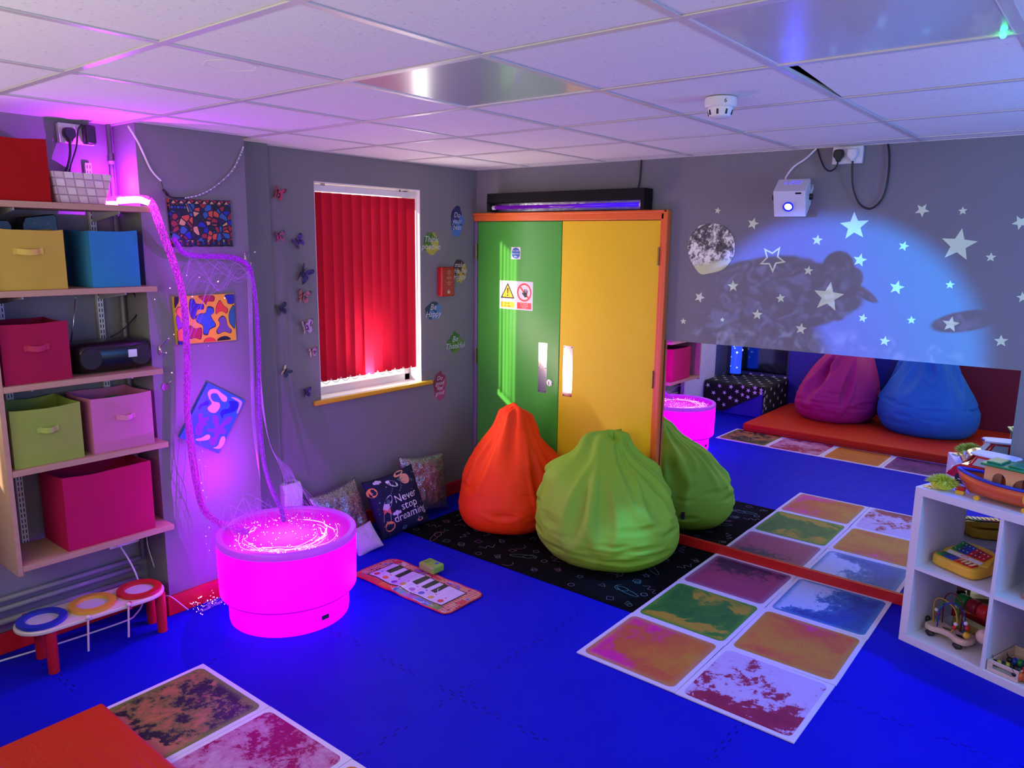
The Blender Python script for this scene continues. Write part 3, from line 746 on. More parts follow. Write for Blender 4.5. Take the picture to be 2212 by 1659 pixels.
storage_box('lime green fabric box with strap handle on the fourth shelf', (.27, .36, .06), -3.172, -2.902, .915, 1.160, handle=(0.0, .15), hw=.06)
storage_box('pink fabric box with strap handle on the fourth shelf, green toys inside', (.55, .16, .34), -2.860, -2.593, .915, 1.164, handle=(0.01, .15), hw=.06)
storage_box('large magenta fabric box without handle on the bottom shelf', (.44, .004, .08), -3.003, -2.621, .505, .835, x0=.04, x1=.303, bulge=.007)
# green toy showing in the pink box
t = tag(MB().ell((.17, -2.71, 1.09), .07, .08, .052, 20, 12).build('toy_ball', mat('green toy plastic', (.02, .30, .08), .4), smooth=True), 'green rounded toy lying inside the pink fabric box', 'toy')
MB().box(.06, .28, -2.84, -2.615, .923, 1.045).build('toy_pile', mat('dark toys', (.05, .09, .08), .6), t, bevel=.02)
# woven basket
t = thing('woven_basket', 'pale pink woven tapered basket beside the red box on the top shelf', 'basket', (.178, -2.805, 1.998))
m_bk = mat('woven strip', (.72, .58, .62), .6); n = NT(m_bk); c = n.coord()
X, Y, Z = n.xyz(c)
s1 = n.math('SINE', n.math('MULTIPLY', n.math('ADD', Y, X), 2 * pi / .076)); s2 = n.math('SINE', n.math('MULTIPLY', Z, 2 * pi / .066))
pr = n.math('MULTIPLY', s1, s2)
cell = n.math('MINIMUM', n.math('ABSOLUTE', s1), n.math('ABSOLUTE', s2))
n.color(n.mix(n.step(cell, .02, .14), (.48, .34, .40), n.mix(n.step(pr, -.2, .2), (.66, .50, .57), (.78, .66, .70))))
n.bump(n.math('ADD', n.step(cell, 0, .35), n.math('MULTIPLY', n.step(pr, -.2, .2), .6)), .8, .006)
b = MB(); vs = []; fs = []
def rr_(hx, hy, z, r=.012):
    out = []
    for cx, cy, a0 in ((hx - r, hy - r, 0), (-hx + r, hy - r, 90), (-hx + r, -hy + r, 180), (hx - r, -hy + r, 270)):
        out += [(cx + r * cos(radians(a0 + q * 30)), cy + r * sin(radians(a0 + q * 30)), z) for q in range(4)]
    return out
rings = [rr_(.085, .098, .0), rr_(.1, .111, .062), rr_(.112, .124, .126), rr_(.107, .119, .126), rr_(.095, .106, .062), rr_(.08, .093, .006)]
for q in rings: vs += q
for j in range(5): fs += [(j * 16 + i, j * 16 + (i + 1) % 16, (j + 1) * 16 + (i + 1) % 16, (j + 1) * 16 + i) for i in range(16)]
fs += [tuple(range(15, -1, -1)), tuple(80 + i for i in range(16))]
b.add(vs, fs).build('body', m_bk, t, auto=50)
# black cases behind the yellow box
for i, (ya, yb, zt, tl, lab) in enumerate(((-3.16, -3.036, 1.924, 0, 'black case behind the yellow box, nearest the shelf side panel'), (-3.005, -2.862, 1.945, .012, 'black case with slanted top behind the yellow box, nearest the blue box'))):
    t = thing('black_case', lab, 'case', (.12, (ya + yb) / 2, 1.646), group='black cases on the second shelf')
    ym = (ya + yb) / 2
    MB().prism([(ya, 1.646), (yb, 1.646), (yb - .008, zt - .02 + tl * 1.6), (yb - .02, zt + tl * .8), (ya + .012, zt - tl * .6), (ya, zt - .035)], .055, .158, lambda u, v, h: (h, u, v)).build('shell', BLACK, t, world=True, bevel=.004)
    b = MB()
    for k, w in enumerate((.010, .006, .008, .006, .012)): 
        u = ym - .03 + k * .013; b.prism([(u, zt - .033 + .003 * (k % 2)), (u + w * .8, zt - .033), (u + w * .8, zt - .0305), (u, zt - .030)], 0, .0008, lambda u_, v_, h: (.1585 + h, u_, v_))
    b.build('faint_lettering', mat('grey print', (.22, .23, .26), .5), t, world=True)
# radio
t = thing('radio', 'black rounded portable radio with raised aerial on the third shelf', 'radio', (.18, -2.72, 1.266))
b = MB(); vs = []; fs = []; NS = 24
prof = [(-.163, .55), (-.158, .75), (-.145, .9), (-.12, .98), (-.06, 1), (.06, 1), (.12, .98), (.145, .9), (.158, .75), (.163, .55)]
for yy, s in prof:
    for k in range(NS):
        a = 2 * pi * k / NS; e = 2 / 3.2
        vs.append((.18 + .1 * s * abs(cos(a)) ** e * (1 if cos(a) > 0 else -1), -2.722 + yy, 1.337 + .070 * s * abs(sin(a)) ** e * (1 if sin(a) > 0 else -1)))
for j in range(len(prof) - 1): fs += [(j * NS + k, j * NS + (k + 1) % NS, (j + 1) * NS + (k + 1) % NS, (j + 1) * NS + k) for k in range(NS)]
fs += [tuple(range(NS)), tuple((len(prof) - 1) * NS + k for k in range(NS))]
b.add(vs, fs).build('body', mat('dark gloss radio shell', (.006, .006, .010), .28), t, world=True, auto=45)
for yy in (-2.83, -2.615): MB().lathe([(0, .004), (.045, .004), (.048, 0), (.048, -.004)], 24, m=M.Translation((.276, yy, 1.335)) @ M.Rotation(radians(90), 4, 'Y')).build('speaker_grille', mat('speaker cloth', (.012, .012, .014), .7), t, world=True, auto=40)
MB().box(.279, .2815, -2.672, -2.634, 1.328, 1.362).build('white_label', mat('pale paper label', (.68, .72, .82), .5), t, world=True)
MB().cyl((.10, -2.846, 1.345), (.10, -2.845, 1.375), .006).tube([(.10, -2.845, 1.37), (.10, -2.822, 1.48), (.10, -2.804, 1.592)], [.0032, .0026, .002], 8).ell((.10, -2.804, 1.594), .0038, None, None, 10, 6).build('aerial', CHROME, t, world=True, smooth=True)
MB().tube(cat([(.08, -2.66, 1.40), (.10, -2.60, 1.44), (.10, -2.527, 1.52), (.10, -2.545, 1.60), (.07, -2.56, 1.615)], 8, False), .0035).build('cable', BLACK, t, world=True, smooth=True)
# hooks and pins on the pier
t = thing('hook', 'small chrome hook on the pier edge holding the fibre strands', 'hook', (.221, -2.022, 1.765))
b = MB().box(.2205, .224, -2.03, -2.018, 1.735, 1.79); b.tube(cat([(.224, -2.024, 1.78), (.25, -2.018, 1.80), (.285, -2.008, 1.795)], 6, False), .003).ell((.285, -2.008, 1.795), .006)
b.tube(cat([(.224, -2.024, 1.75), (.262, -2.024, 1.72), (.27, -2.024, 1.745)], 6, False), .003).build('hook', CHROME, t, world=True, smooth=True)
t = thing('hook', 'small chrome coat hook on the lilac pier near the shelf edge', 'hook', (.221, -2.50, 1.34))
b = MB().box(.2205, .225, -2.505, -2.492, 1.315, 1.36); b.tube(cat([(.225, -2.498, 1.35), (.25, -2.49, 1.37), (.275, -2.48, 1.395)], 6, False), .003).ell((.275, -2.48, 1.395), .006)
b.tube(cat([(.225, -2.498, 1.325), (.255, -2.498, 1.31), (.262, -2.498, 1.33)], 6, False), .003).build('hook', CHROME, t, world=True, smooth=True)
t = thing('hook', 'small pink and silver stick-on hook below the chrome coat hook', 'hook', (.221, -2.48, 1.165))
MB().prism(circ(-2.487, 1.157, .018, 20), 0, .005, wallx(.2205)).build('pad', mat('purple pad', (.45, .06, .45), .4), t, world=True)
MB().tube([(.226, -2.480, 1.17), (.25, -2.468, 1.187)], [.003, .002]).build('pin', CHROME, t, world=True, smooth=True)

# ------------------------------------------------------------------ three canvases on the pier
def canvas(lab, y0, y1, z0, z1, side):
    t = thing('canvas_painting', lab, 'painting', (.221, (y0 + y1) / 2, (z0 + z1) / 2))
    return t
m_glass2 = mat('stained pattern paint', (.1, .1, .1), .5); n = NT(m_glass2); c = n.coord()
mp = n.n('ShaderNodeMapping', i_Vector=c); mp.inputs['Scale'].default_value = (.01, 1, 1)
d = n.n('ShaderNodeTexVoronoi', i_Vector=mp.outputs[0], i_Scale=34.); d.feature = 'DISTANCE_TO_EDGE'
f = n.n('ShaderNodeTexVoronoi', i_Vector=mp.outputs[0], i_Scale=34.)
hue = n.math('FRACT', n.math('MULTIPLY', n.xyz(f.outputs['Color'])[0], 3.7))
pal = n.ramp(hue, [(0, (.30, .02, .03)), (.2, (.55, .09, .03)), (.38, (.62, .40, .14)), (.5, (.03, .12, .28)), (.64, (.015, .02, .30)), (.78, (.02, .01, .05)), (.9, (.015, .015, .02))], 'CONSTANT')
n.color(n.mix(n.step(d.outputs['Distance'], .07, .11), (.006, .005, .012), pal))
t = canvas('dark canvas with bright mosaic of small shapes, highest on the pier', -2.425, -2.103, 1.818, 2.042, 0)
f1 = wallx(.2405)
MB().prism([(-2.418, 2.040), (-2.103, 2.046), (-2.101, 1.822), (-2.408, 1.818)], -.019, 0, f1).build('canvas', m_glass2, t, world=True)
b = MB(); rnd = random.Random(3)
cols = [(.32, .02, .03), (.62, .42, .16), (.03, .12, .28), (.015, .02, .30), (.006, .005, .012)]
pm = [mat(f'mosaic paint {i}', q, .5) for i, q in enumerate(cols)]
b.prism([(-2.416, 2.038), (-2.104, 2.044), (-2.104, 2.026), (-2.415, 2.019)], 0, .0004, f1, 4)
for k in range(8):
    u = -2.405 + k * .0385; zt = 2.021 + .0007 * k
    b.prism([(u, zt), (u + .021, zt + .001), (u + .010, zt + .013)], 0, .0008, f1, 1); b.prism([(u + .013, zt + .016), (u + .036, zt + .016), (u + .027, zt + .004)], 0, .0008, f1, 0)
b.prism([(-2.412, 1.845), (-2.102, 1.853), (-2.101, 1.823), (-2.408, 1.819)], 0, .0004, f1, 4)
for k in range(11):
    u = -2.40 + k * .0272; zt = 1.826 + .0006 * k
    b.prism([(u, zt + .009), (u + .014, zt + .009), (u + .007, zt)], 0, .0008, f1, k % 2 * 3)
    b.prism([(u, zt + .023), (u + .012, zt + .023), (u + .007, zt + .018), (u + .011, zt + .013), (u + .001, zt + .013), (u + .005, zt + .018)], 0, .0008, f1, (1, 0, 2)[k % 3])
b.prism([(-2.414, 2.015), (-2.33, 2.016), (-2.33, 1.99), (-2.412, 1.989)], 0, .0004, f1, 4)
for k in range(5): b.prism(circ(-2.404 + k * .016, 2.003, .006, 10), 0, .0008, f1, 3 if k % 2 else 2)
b.build('painted_shapes', pm, t, world=True)

t = canvas('yellow canvas with outlined colourful blobs, middle painting on the pier', -2.43, -2.11, 1.355, 1.589, 0)
f2 = wallx(.2405)
MB().prism([(-2.425, 1.586), (-2.111, 1.589), (-2.109, 1.352), (-2.418, 1.357)], -.019, 0, f2).build('canvas', mat('mustard canvas', (.72, .52, .02), .55), t, world=True)
pals = {'b': (.02, .02, .25), 't': (.02, .13, .30), 'r': (.62, .06, .02), 'd': (.36, .01, .03), 'g': (.14, .10, .20), 'k': (.008, .008, .01), 'e': (.02, .15, .19), 'o': (.82, .22, .08), 'p': (.25, .06, .42)}
keys = list(pals); pm = [mat('blob paint ' + k, v, .5) for k, v in pals.items()] + [mat('blob outline', (.02, .012, .015), .5)]
blobs = [('b', [(165, 120), (200, 110), (225, 150), (285, 155), (285, 200), (235, 205), (210, 280), (180, 270), (160, 200)]),
 ('d', [(250, 82), (380, 78), (385, 125), (330, 130), (315, 155), (290, 125)]), ('t', [(330, 182), (380, 190), (385, 235), (360, 262), (405, 345), (350, 380), (330, 425), (290, 415), (285, 345), (235, 315), (225, 265), (270, 240), (310, 235)]),
 ('r', [(450, 120), (485, 165), (522, 195), (510, 235), (460, 215), (415, 240), (410, 195), (425, 150)]), ('b', [(500, 70), (582, 65), (584, 140), (530, 145), (515, 110)]),
 ('e', [(588, 175), (560, 190), (538, 240), (540, 310), (565, 350), (597, 365)]), ('g', [(470, 265), (505, 285), (525, 355), (560, 390), (545, 420), (490, 405), (435, 425), (418, 395), (450, 340), (435, 300)]),
 ('d', [(165, 350), (215, 375), (270, 372), (265, 465), (215, 455), (165, 455)]), ('r', [(302, 503), (310, 470), (350, 458), (390, 470), (402, 498)]), ('k', [(430, 490), (450, 460), (510, 450), (550, 480)]),
 ('k', [(28, 88), (60, 85), (64, 130), (50, 160), (30, 185)]), ('o', [(38, 215), (70, 180), (110, 220), (105, 290), (75, 275), (50, 245)]), ('p', [(42, 270), (60, 262), (95, 340), (62, 380), (45, 330)]), ('o', [(52, 400), (85, 370), (120, 380), (110, 470), (60, 480)]), ('b', [(58, 480), (95, 490), (105, 525), (62, 530)])]
b = MB(); sx = lambda x, y: (-2.43 + (x - 8 - (y - 70) * .06) / 575 * .318, 1.5885 - (y - 70 + (x - 300) * .06) / 432 * .2335)
for k, p in blobs:
    q = [sx(*a) for a in p]; cx = sum(a[0] for a in q) / len(q); cy = sum(a[1] for a in q) / len(q)
    cl = lambda a: (min(max(a[0], -2.4235), -2.1105), min(max(a[1], 1.3565), 1.5865))
    s_ = cat([(a[0] + (a[0] - cx) * .07, a[1] + (a[1] - cy) * .07) for a in q], 5); i_ = cat([(a[0] - (a[0] - cx) * .03, a[1] - (a[1] - cy) * .03) for a in q], 5)
    b.prism([cl(a) for a in s_], 0, .0005, f2, len(keys)); b.prism([cl(a) for a in i_], 0, .0009, f2, keys.index(k))
b.build('painted_blobs', pm, t, world=True)

t = thing('canvas_painting', 'tilted blue canvas with curling lilac shapes, lowest on the pier', 'painting', (.221, -2.259, .965))
A, U_, V_ = V((-2.277, 1.153)), V((.197, -.123)), V((-.163, -.252))
m3 = lambda u, v: tuple(A + U_ * u + V_ * v)
f3 = wallx(.2405)
MB().prism([m3(0, 0), m3(1, 0), m3(1, 1), m3(0, 1)], -.019, 0, f3).build('canvas', mat('sky blue canvas', (.02, .16, .50), .5), t, world=True)
def px3(x, y):
    q = M(((353, -265), (175, 520))).inverted() @ V((x - 340, y - 900)); return m3(q.x, q.y)
b = MB(); pm = [mat('lilac paint', (.50, .44, .66), .5), mat('navy paint', (.01, .015, .26), .5), mat('plum paint', (.13, .06, .24), .5)]
for k, p in [(0, [(335, 1000), (365, 965), (420, 965), (465, 1000), (515, 1040), (510, 1080), (475, 1080), (445, 1040), (420, 1005), (375, 1005), (360, 1035), (385, 1080), (440, 1095), (445, 1140), (405, 1190), (355, 1185), (330, 1145), (370, 1100), (345, 1050)]),
             (1, [(250, 1165), (258, 1115), (300, 1090), (320, 1072), (345, 1085), (335, 1118), (295, 1122), (268, 1140)]), (1, [(470, 1250), (450, 1205), (470, 1165), (530, 1150), (545, 1115), (530, 1085), (570, 1075), (615, 1090), (622, 1140), (580, 1185), (520, 1200), (480, 1215)]),
             (0, [(558, 1040), (610, 1048), (662, 1085), (655, 1130), (620, 1200), (612, 1190), (635, 1120), (632, 1090), (590, 1065)]),
             (2, [(375, 1225), (410, 1215), (435, 1260), (440, 1315), (500, 1250), (550, 1230), (565, 1265), (520, 1310), (480, 1330), (505, 1365), (490, 1405), (440, 1405), (400, 1500), (350, 1500), (345, 1450), (385, 1420), (380, 1380), (320, 1370), (330, 1345), (400, 1340), (375, 1280)]),
             (2, [(240, 1210), (275, 1195), (290, 1240), (335, 1230), (340, 1260), (310, 1275), (330, 1310), (290, 1315), (270, 1400), (215, 1395), (215, 1320), (245, 1270)]),
             (0, [(215, 1440), (270, 1430), (320, 1402), (350, 1415), (335, 1450), (270, 1460), (225, 1458)]), (0, [(378, 1535), (420, 1515), (450, 1440), (480, 1425), (493, 1450), (480, 1500), (440, 1545)])]:
    b.prism(cat([px3(*a) for a in p], 5), 0, .0008, f3, k)
b.build('painted_shapes', pm, t, world=True)

# ------------------------------------------------------------------ strip light cable over the pier
t = thing('strip_light', 'thin clear strip light with black connector hung in a vee over the mosaic canvas', 'light', (.225, -2.33, 2.04))
MB().tube(cat([(.235, -2.575, 2.345), (.235, -2.533, 2.274), (.235, -2.488, 2.168), (.235, -2.443, 2.118)], 8, False), .0045).build('white_lead', WHITE, t, world=True, smooth=True)
MB().tube(cat([(.235, -2.443, 2.118), (.238, -2.440, 2.098), (.236, -2.437, 2.078)], 6, False), .0018).cyl((.236, -2.437, 2.08), (.236, -2.415, 2.055), .006).tube(cat([(.236, -2.415, 2.055), (.236, -2.39, 2.046), (.236, -2.333, 2.0475)], 6, False), .003).build('connector', BLACK, t, world=True, smooth=True)
m_strip = mat('clear strip', (.5, .48, .58), .2, trans=.3)
b = MB(); pth = cat([(.236, -2.333, 2.0475), (.236, -2.261, 2.066), (.236, -2.182, 2.107), (.236, -2.084, 2.189), (.236, -2.033, 2.271), (.232, -2.013, 2.311)], 8, False)
b.tube(pth, .004, 6).build('strip', m_strip, t, world=True, smooth=True)
b = MB()
for p in pth[::2]: b.box(p[0] + .003, p[0] + .0052, p[1] - .003, p[1] + .003, p[2] - .003, p[2] + .003)
b.build('chip', m_signw, t, world=True)

# ------------------------------------------------------------------ glowing drum
DC = (.632, -2.121)
def emat(name, col, es, base=(.4, .1, .4)): return mat(name, base, .4, emit=col, es=es)
m_drum = emat('magenta lit plastic', (.42, .0, 1.), 5.8, (.05, .0, .06)); m_rim = emat('violet lit rim', (.46, .03, .90), .80, (.1, .03, .15)); m_pool = emat('magenta lit inside', (1., .035, .86), .95, (.08, .02, .08)); m_groove = emat('magenta groove', (.42, .0, .5), 1., (.05, .0, .05))
n = NT(m_pool); X, Y, Z = n.xyz(n.coord()); rad = n.math('SQRT', n.math('ADD', n.math('POWER', X, 2.), n.math('POWER', Y, 2.)))
n.set(n.b.inputs['Emission Color'], n.ramp(n.math('DIVIDE', rad, .33), [(0, (1., .13, 1.)), (.3, (.95, .06, .9)), (.55, (.85, .0, .75)), (.88, (.62, .0, .66)), (1., (.42, .0, .62))]))
DRUM = thing('glowing_drum', 'large round magenta glowing drum of fibre lights on the blue floor', 'lamp', (*DC, .001))
MB().lathe([(.275, 0), (.29, .004), (.293, .02), (.293, .125), (.286, .131), (0, .131)], 64).build('base', m_drum, DRUM, auto=40)
MB().lathe([(.3325, .1485), (.333, .155), (.336, .30), (.337, .402), (.330, .404)], 64, caps=False).build('bowl', m_drum, DRUM, auto=50)
MB().lathe([(.330, .404), (.338, .405), (.338, .432), (.334, .437), (.312, .437), (.308, .432), (.308, .425)], 64, caps=False).build('rim', m_rim, DRUM, auto=50)
MB().lathe([(.308, .426), (.306, .412), (.295, .404), (.0, .400)], 64, caps=False).build('inner_tray', m_pool, DRUM, auto=50)
MB().lathe([(.296, .1305), (.316, .132), (.327, .138), (.3325, .1485)], 64, caps=False).build('lower_lip', m_groove, DRUM, auto=50)
a = radians(-1)
lb = MB().box(.2935, .2950, -.021, .021, .050, .072).build('maker_label', BLACK, DRUM); lb.rotation_euler = (0, 0, a)
b = MB(); add_text(b, lambda u, v, h: (.2953 + h, u, v), 'i n fo', .014, 0, .061, 0); q = b.build('maker_lettering', mat('grey print', (.22, .23, .26), .5), lb)

b = MB()
rnd = random.Random(31)
for k in range(16):
    a0 = rnd.uniform(-170, 60); a1 = a0 + rnd.uniform(30, 110); r0 = rnd.uniform(.175, .245); r1 = r0 + rnd.uniform(-.03, .02)
    P = []
    for q in range(13):
        f = q / 12; a = radians(a0 + (a1 - a0) * f); rr = min(r0, .235) + (r1 - r0) * f + .006 * sin(f * 9 + k); P.append((rr * cos(a), rr * sin(a), .4055 + .004 * sin(f * 7 + k) ** 2))
    b.tube(P, rnd.choice((.0012, .0016, .0022)), 5)
b.build('coiled_fibre_ring', mat('white hot fibre', (.5, .3, .5), .3, emit=(1., .50, .95), es=1.5), DRUM, smooth=True)
# fibre optics -------------------------------------------------------------
FIB = thing('fibre_optic_strands', 'glowing magenta fibre optic strands draped from the top shelf over the hook into the drum', 'light', (.2, -2.6, 2.0))
P1 = [(.16, -2.69, 2.020), (.19, -2.63, 2.024), (.24, -2.58, 2.030), (.325, -2.548, 2.022), (.345, -2.519, 1.915), (.34, -2.469, 1.765), (.32, -2.424, 1.636), (.30, -2.403, 1.482), (.288, -2.402, 1.281), (.288, -2.416, 1.056), (.30, -2.419, .873), (.32, -2.411, .687), (.335, -2.39, .545), (.36, -2.34, .470), (.43, -2.29, .432), (.50, -2.26, .424)]
P2 = [(.343, -2.46, 1.86), (.325, -2.41, 1.80), (.30, -2.34, 1.782), (.288, -2.26, 1.778), (.28, -2.136, 1.77), (.275, -2.05, 1.735), (.265, -2.012, 1.642), (.26, -1.996, 1.475), (.26, -1.999, 1.232), (.262, -2.011, .986), (.285, -2.02, .74), (.34, -2.02, .58), (.43, -2.02, .468), (.50, -2.05, .424)]
def fib_mat(name, c0, c1, es, sparkle):
    m = mat(name, (.06, .01, .08), .5); n = NT(m); c = n.coord(); Z = n.xyz(c)[2]
    col = n.mix(n.step(Z, -.75, .0), c1, c0)
    mp = n.n('ShaderNodeMapping', i_Vector=c); mp.inputs['Scale'].default_value = (1, 1, .35)
    st = n.step(n.noise(mp.outputs[0], 260, 2), .38, .62); col = n.mix(st, tuple(q * .30 for q in c1), col)
    sp = n.step(n.noise(c, 420, 2), .60, .70)
    n.set(n.b.inputs['Emission Color'], n.mix(n.math('MULTIPLY', sp, sparkle), col, (1., .45, .9)))
    n.set(n.b.inputs['Emission Strength'], n.math('ADD', es, n.math('MULTIPLY', n.step(Z, -.12, .03), 2.2 * es)))
    return m
m_f1 = fib_mat('hot magenta fibre', (.95, .03, 1.), (.52, .0, .95), 1.05, .5)
m_f2 = fib_mat('violet fibre', (.42, .0, 1.), (.26, .01, .80), .9, .3)
def bundle(P, name, m, r, ns, seed, spread=1.0):
    rnd = random.Random(seed); path = cat(P, 6, False); b = MB(); N = len(path)
    b.tube(path, [r * .8] * N, 10)
    for k in range(ns):
        ph, tw, rr = rnd.random() * 2 * pi, rnd.uniform(-2, 2), r * rnd.uniform(.65, 1.2) * spread
        q = []
        for i, p in enumerate(path):
            a = ph + tw * i / N * 6; t_ = V(path[min(i + 1, N - 1)]) - V(path[max(i - 1, 0)]); t_.normalize()
            u = t_.orthogonal().normalized(); w = t_.cross(u); q.append(V(p) + (u * cos(a) + w * sin(a)) * rr)
        b.tube(q, r * .16, 5)
    return b.build(name, m, FIB, world=True, smooth=True)
bundle(P1, 'main_bundle', m_f1, .0142, 16, 1); bundle(P2, 'side_bundle', m_f2, .0115, 12, 2)
# loose thin strands, one mesh that nobody could count
m_thin = mat('thin violet strand', (.2, .1, .3), .3, emit=(.40, .10, .85), es=.45)
b = MB(); tips = []; rnd = random.Random(11)
for k in range(18):
    z0 = rnd.uniform(1.45, 1.85); s = (.30, -2.40 + rnd.uniform(-.01, .02), z0 - .15)
    e = (.272, -2.03 + rnd.uniform(-.02, .03), 1.72 + rnd.uniform(-.06, .03))
    b.tube(cat([s, (.28, -2.33, z0 - .08 + rnd.uniform(0, .12)), (.262, -2.2, 1.70 + rnd.uniform(-.10, .06)), (.262, -2.1, 1.72 + rnd.uniform(-.08, .04)), e], 6, False), .0006, 3)
    if k % 3 == 0: tips.append((.255, -2.38 + rnd.random() * .35, 1.45 + rnd.random() * .32))
for k in range(5): b.tube(cat([(.268, -2.02 - .006 * k, 1.70), (.262, -2.035 - .004 * k, 1.2), (.262, -2.04 - .004 * k, .9), (.30, -2.05, .6)], 8, False), .0009, 4)
for k in range(16):
    yb = rnd.uniform(-2.0, -1.86); b.tube(cat([(.262, -2.00, 1.0 + .02 * k), (.30, -1.985, .80), (.36, -1.95 + .004 * k, .62), (.43 + .01 * k, yb, .48), (.48 + .012 * k, yb - .06, .413)], 6, False), .0008, 3)
for k in range(22):
    a0 = radians(rnd.uniform(120, 235)); p0 = V((.632 + .315 * cos(a0), -2.121 + .315 * sin(a0), .441)); a1 = a0 + rnd.uniform(-.9, .9)
    p1 = V((.632 + rnd.uniform(.1, .27) * cos(a1), -2.121 + rnd.uniform(.1, .27) * sin(a1), .410))
    mid = (p0 + p1) / 2 + V((rnd.uniform(-.12, .05), rnd.uniform(-.05, .05), rnd.uniform(.03, .12)))
    b.tube(cat([p0, mid, p1], 10, False), .0008, 3); tips.append(tuple(p1))
for k in range(14):
    s = V((.31, -2.41 + rnd.uniform(-.01, .02), .95 - .03 * k)); sw = rnd.uniform(.01, .06)
    b.tube(cat([s, s + V((.0, sw, -.12)), s + V((.01, sw * .9, -.22)), s + V((.02, .02, -.36))], 6, False), .0007, 3)
    tips.append(tuple(s + V((.0, sw, -.12 - .01 * k))))
for k in range(16):     # the little heap by the skirting
    p = V((.26 + rnd.uniform(0, .13), -2.44 + rnd.uniform(0, .12), .012)); q = [p]
    for j in range(4): q.append(q[-1] + V((rnd.uniform(-.03, .03), rnd.uniform(-.04, .04), rnd.uniform(-.004, .012))))
    q = [V((min(max(p.x, .245), .325), p.y, max(p.z, .006))) for p in q]
    b.tube(cat(q, 5, False), .0009, 3)
    for _ in range(3): tips.append((.245 + rnd.random() * .14, -2.47 + rnd.random() * .15, .015 + rnd.random() * .06))
tag(b.build('loose_strands', m_thin, FIB, world=True), kind='stuff')
for k in range(130):
    a, rr = rnd.random() * 2 * pi, .285 * sqrt(rnd.random()); tips.append((.632 + rr * cos(a), -2.121 + rr * sin(a), .409 + rnd.random() * .012 ))
for k in range(70):
    a = rnd.uniform(-1.9, 1.5); rr = rnd.uniform(.18, .24); tips.append((.66 + rr * cos(a), -2.16 + rr * sin(a) * .8, .409 + rnd.random() * .006))
for k in range(9): tips.append((.235, -2.52 + rnd.random() * .3, 1.2 + rnd.random() * .6))
b = MB()
for p in tips: b.ell(p, rnd.choice((.0016, .0022, .003)), None, None, 6, 4)
tag(b.build('glowing_tips', mat('glowing fibre tip', (.8, .6, .8), .3, emit=(1., .35, .95), es=3.), FIB, world=True, smooth=True), kind='stuff')
m_src = mat('fibre light source', (.3, .05, .35), .3, emit=(1., .16, 1.), es=9.)
b = MB()
for y0, y1 in ((-2.700, -2.678), (-2.668, -2.634)): b.box(.185, .215, y0, y1, 2.0, 2.018)
b.build('light_engine_window', m_src, FIB, world=True, bevel=.004)
MB().tube(cat([(.20, -2.63, 2.02), (.235, -2.61, 2.024), (.29, -2.575, 2.026), (.33, -2.545, 2.012)], 8, False), [.008] * 2 + [.015] * 23, 10).build('bright_ferrule', m_src, FIB, world=True, smooth=True)

# ------------------------------------------------------------------ three-drum bench
m_ply = mat('pale plywood', (.70, .58, .50), .5); n = NT(m_ply); c = n.coord(); n.color(n.mix(n.noise(c, 18, 4, .6, 1.), (.60, .48, .42), (.78, .66, .58)))
BN = thing('drum_bench', 'low oval plywood drum bench with blue, yellow and red drum rings and red legs', 'toy', (.268, -2.915, 0), (0, 0, radians(86)))
L2, R2 = .200, .112
ov = [(L2 + R2 * cos(a), R2 * sin(a)) for a in [radians(-90 + 10 * k) for k in range(19)]] + [(-L2 + R2 * cos(a), R2 * sin(a)) for a in [radians(90 + 10 * k) for k in range(19)]]
MB().prism(ov, .193, .210).build('board', m_ply, BN, bevel=.004)
for cx, col, nm in ((-.205, (.015, .03, .40), 'blue'), (0, (.70, .36, .03), 'yellow'), (.205, (.50, .012, .015), 'red')):
    mcol = mat(nm + ' drum paint', col, .35)
    o1 = [(cx + .098 * cos(pi * k / 6 + .26) * (1.0 if k % 2 else .96), .098 * sin(pi * k / 6 + .26)) for k in range(12)]
    rg = MB(); o1 = cat(o1, 4); i1 = [(cx + .066 * cos(2 * pi * k / 48 + .26), .066 * sin(2 * pi * k / 48 + .26)) for k in range(48)]
    for h in (.2105, .226): rg.add([(u, v, h) for u, v in o1] + [(u, v, h) for u, v in i1], [(k, (k + 1) % 48, 48 + (k + 1) % 48, 48 + k) for k in range(48)])
    rg.add([(u, v, h) for h in (.2105, .226) for u, v in o1], [(k, (k + 1) % 48, 48 + (k + 1) % 48, 48 + k) for k in range(48)])
    rg.add([(u, v, h) for h in (.2105, .226) for u, v in i1], [(k, (k + 1) % 48, 48 + (k + 1) % 48, 48 + k) for k in range(48)])
    r = tag(rg.build('drum_ring', mcol, BN, auto=40), nm + ' drum ring')
    MB().prism(circ(cx, 0, .067, 36), .2103, .2125).build('drum_skin', mat('pale drum skin', (.60, .52, .60), .35), r)
for lx, ly in ((-.20, -.085), (-.20, .085), (.275, -.06), (.275, .06)):
    MB().cyl((lx, ly, 0), (lx, ly, .1925), .022, .024, 20).build('leg', REDP, BN, smooth=False, auto=40)
for lx in (-.07, .10):
    MB().cyl((lx, -.122, .06), (lx + .01, -.122, .212), .0045, None, 10).ell((lx + .01, -.122, .217), .011, None, None, 12, 8).build('drumstick', m_ply, BN, auto=40)
for lx, sg in ((-.245, 1), (.12, -1)): MB().cyl((lx, sg * .103, .185), (lx, sg * .103, .218), .010, None, 12).build('peg', REDP, BN, auto=40)

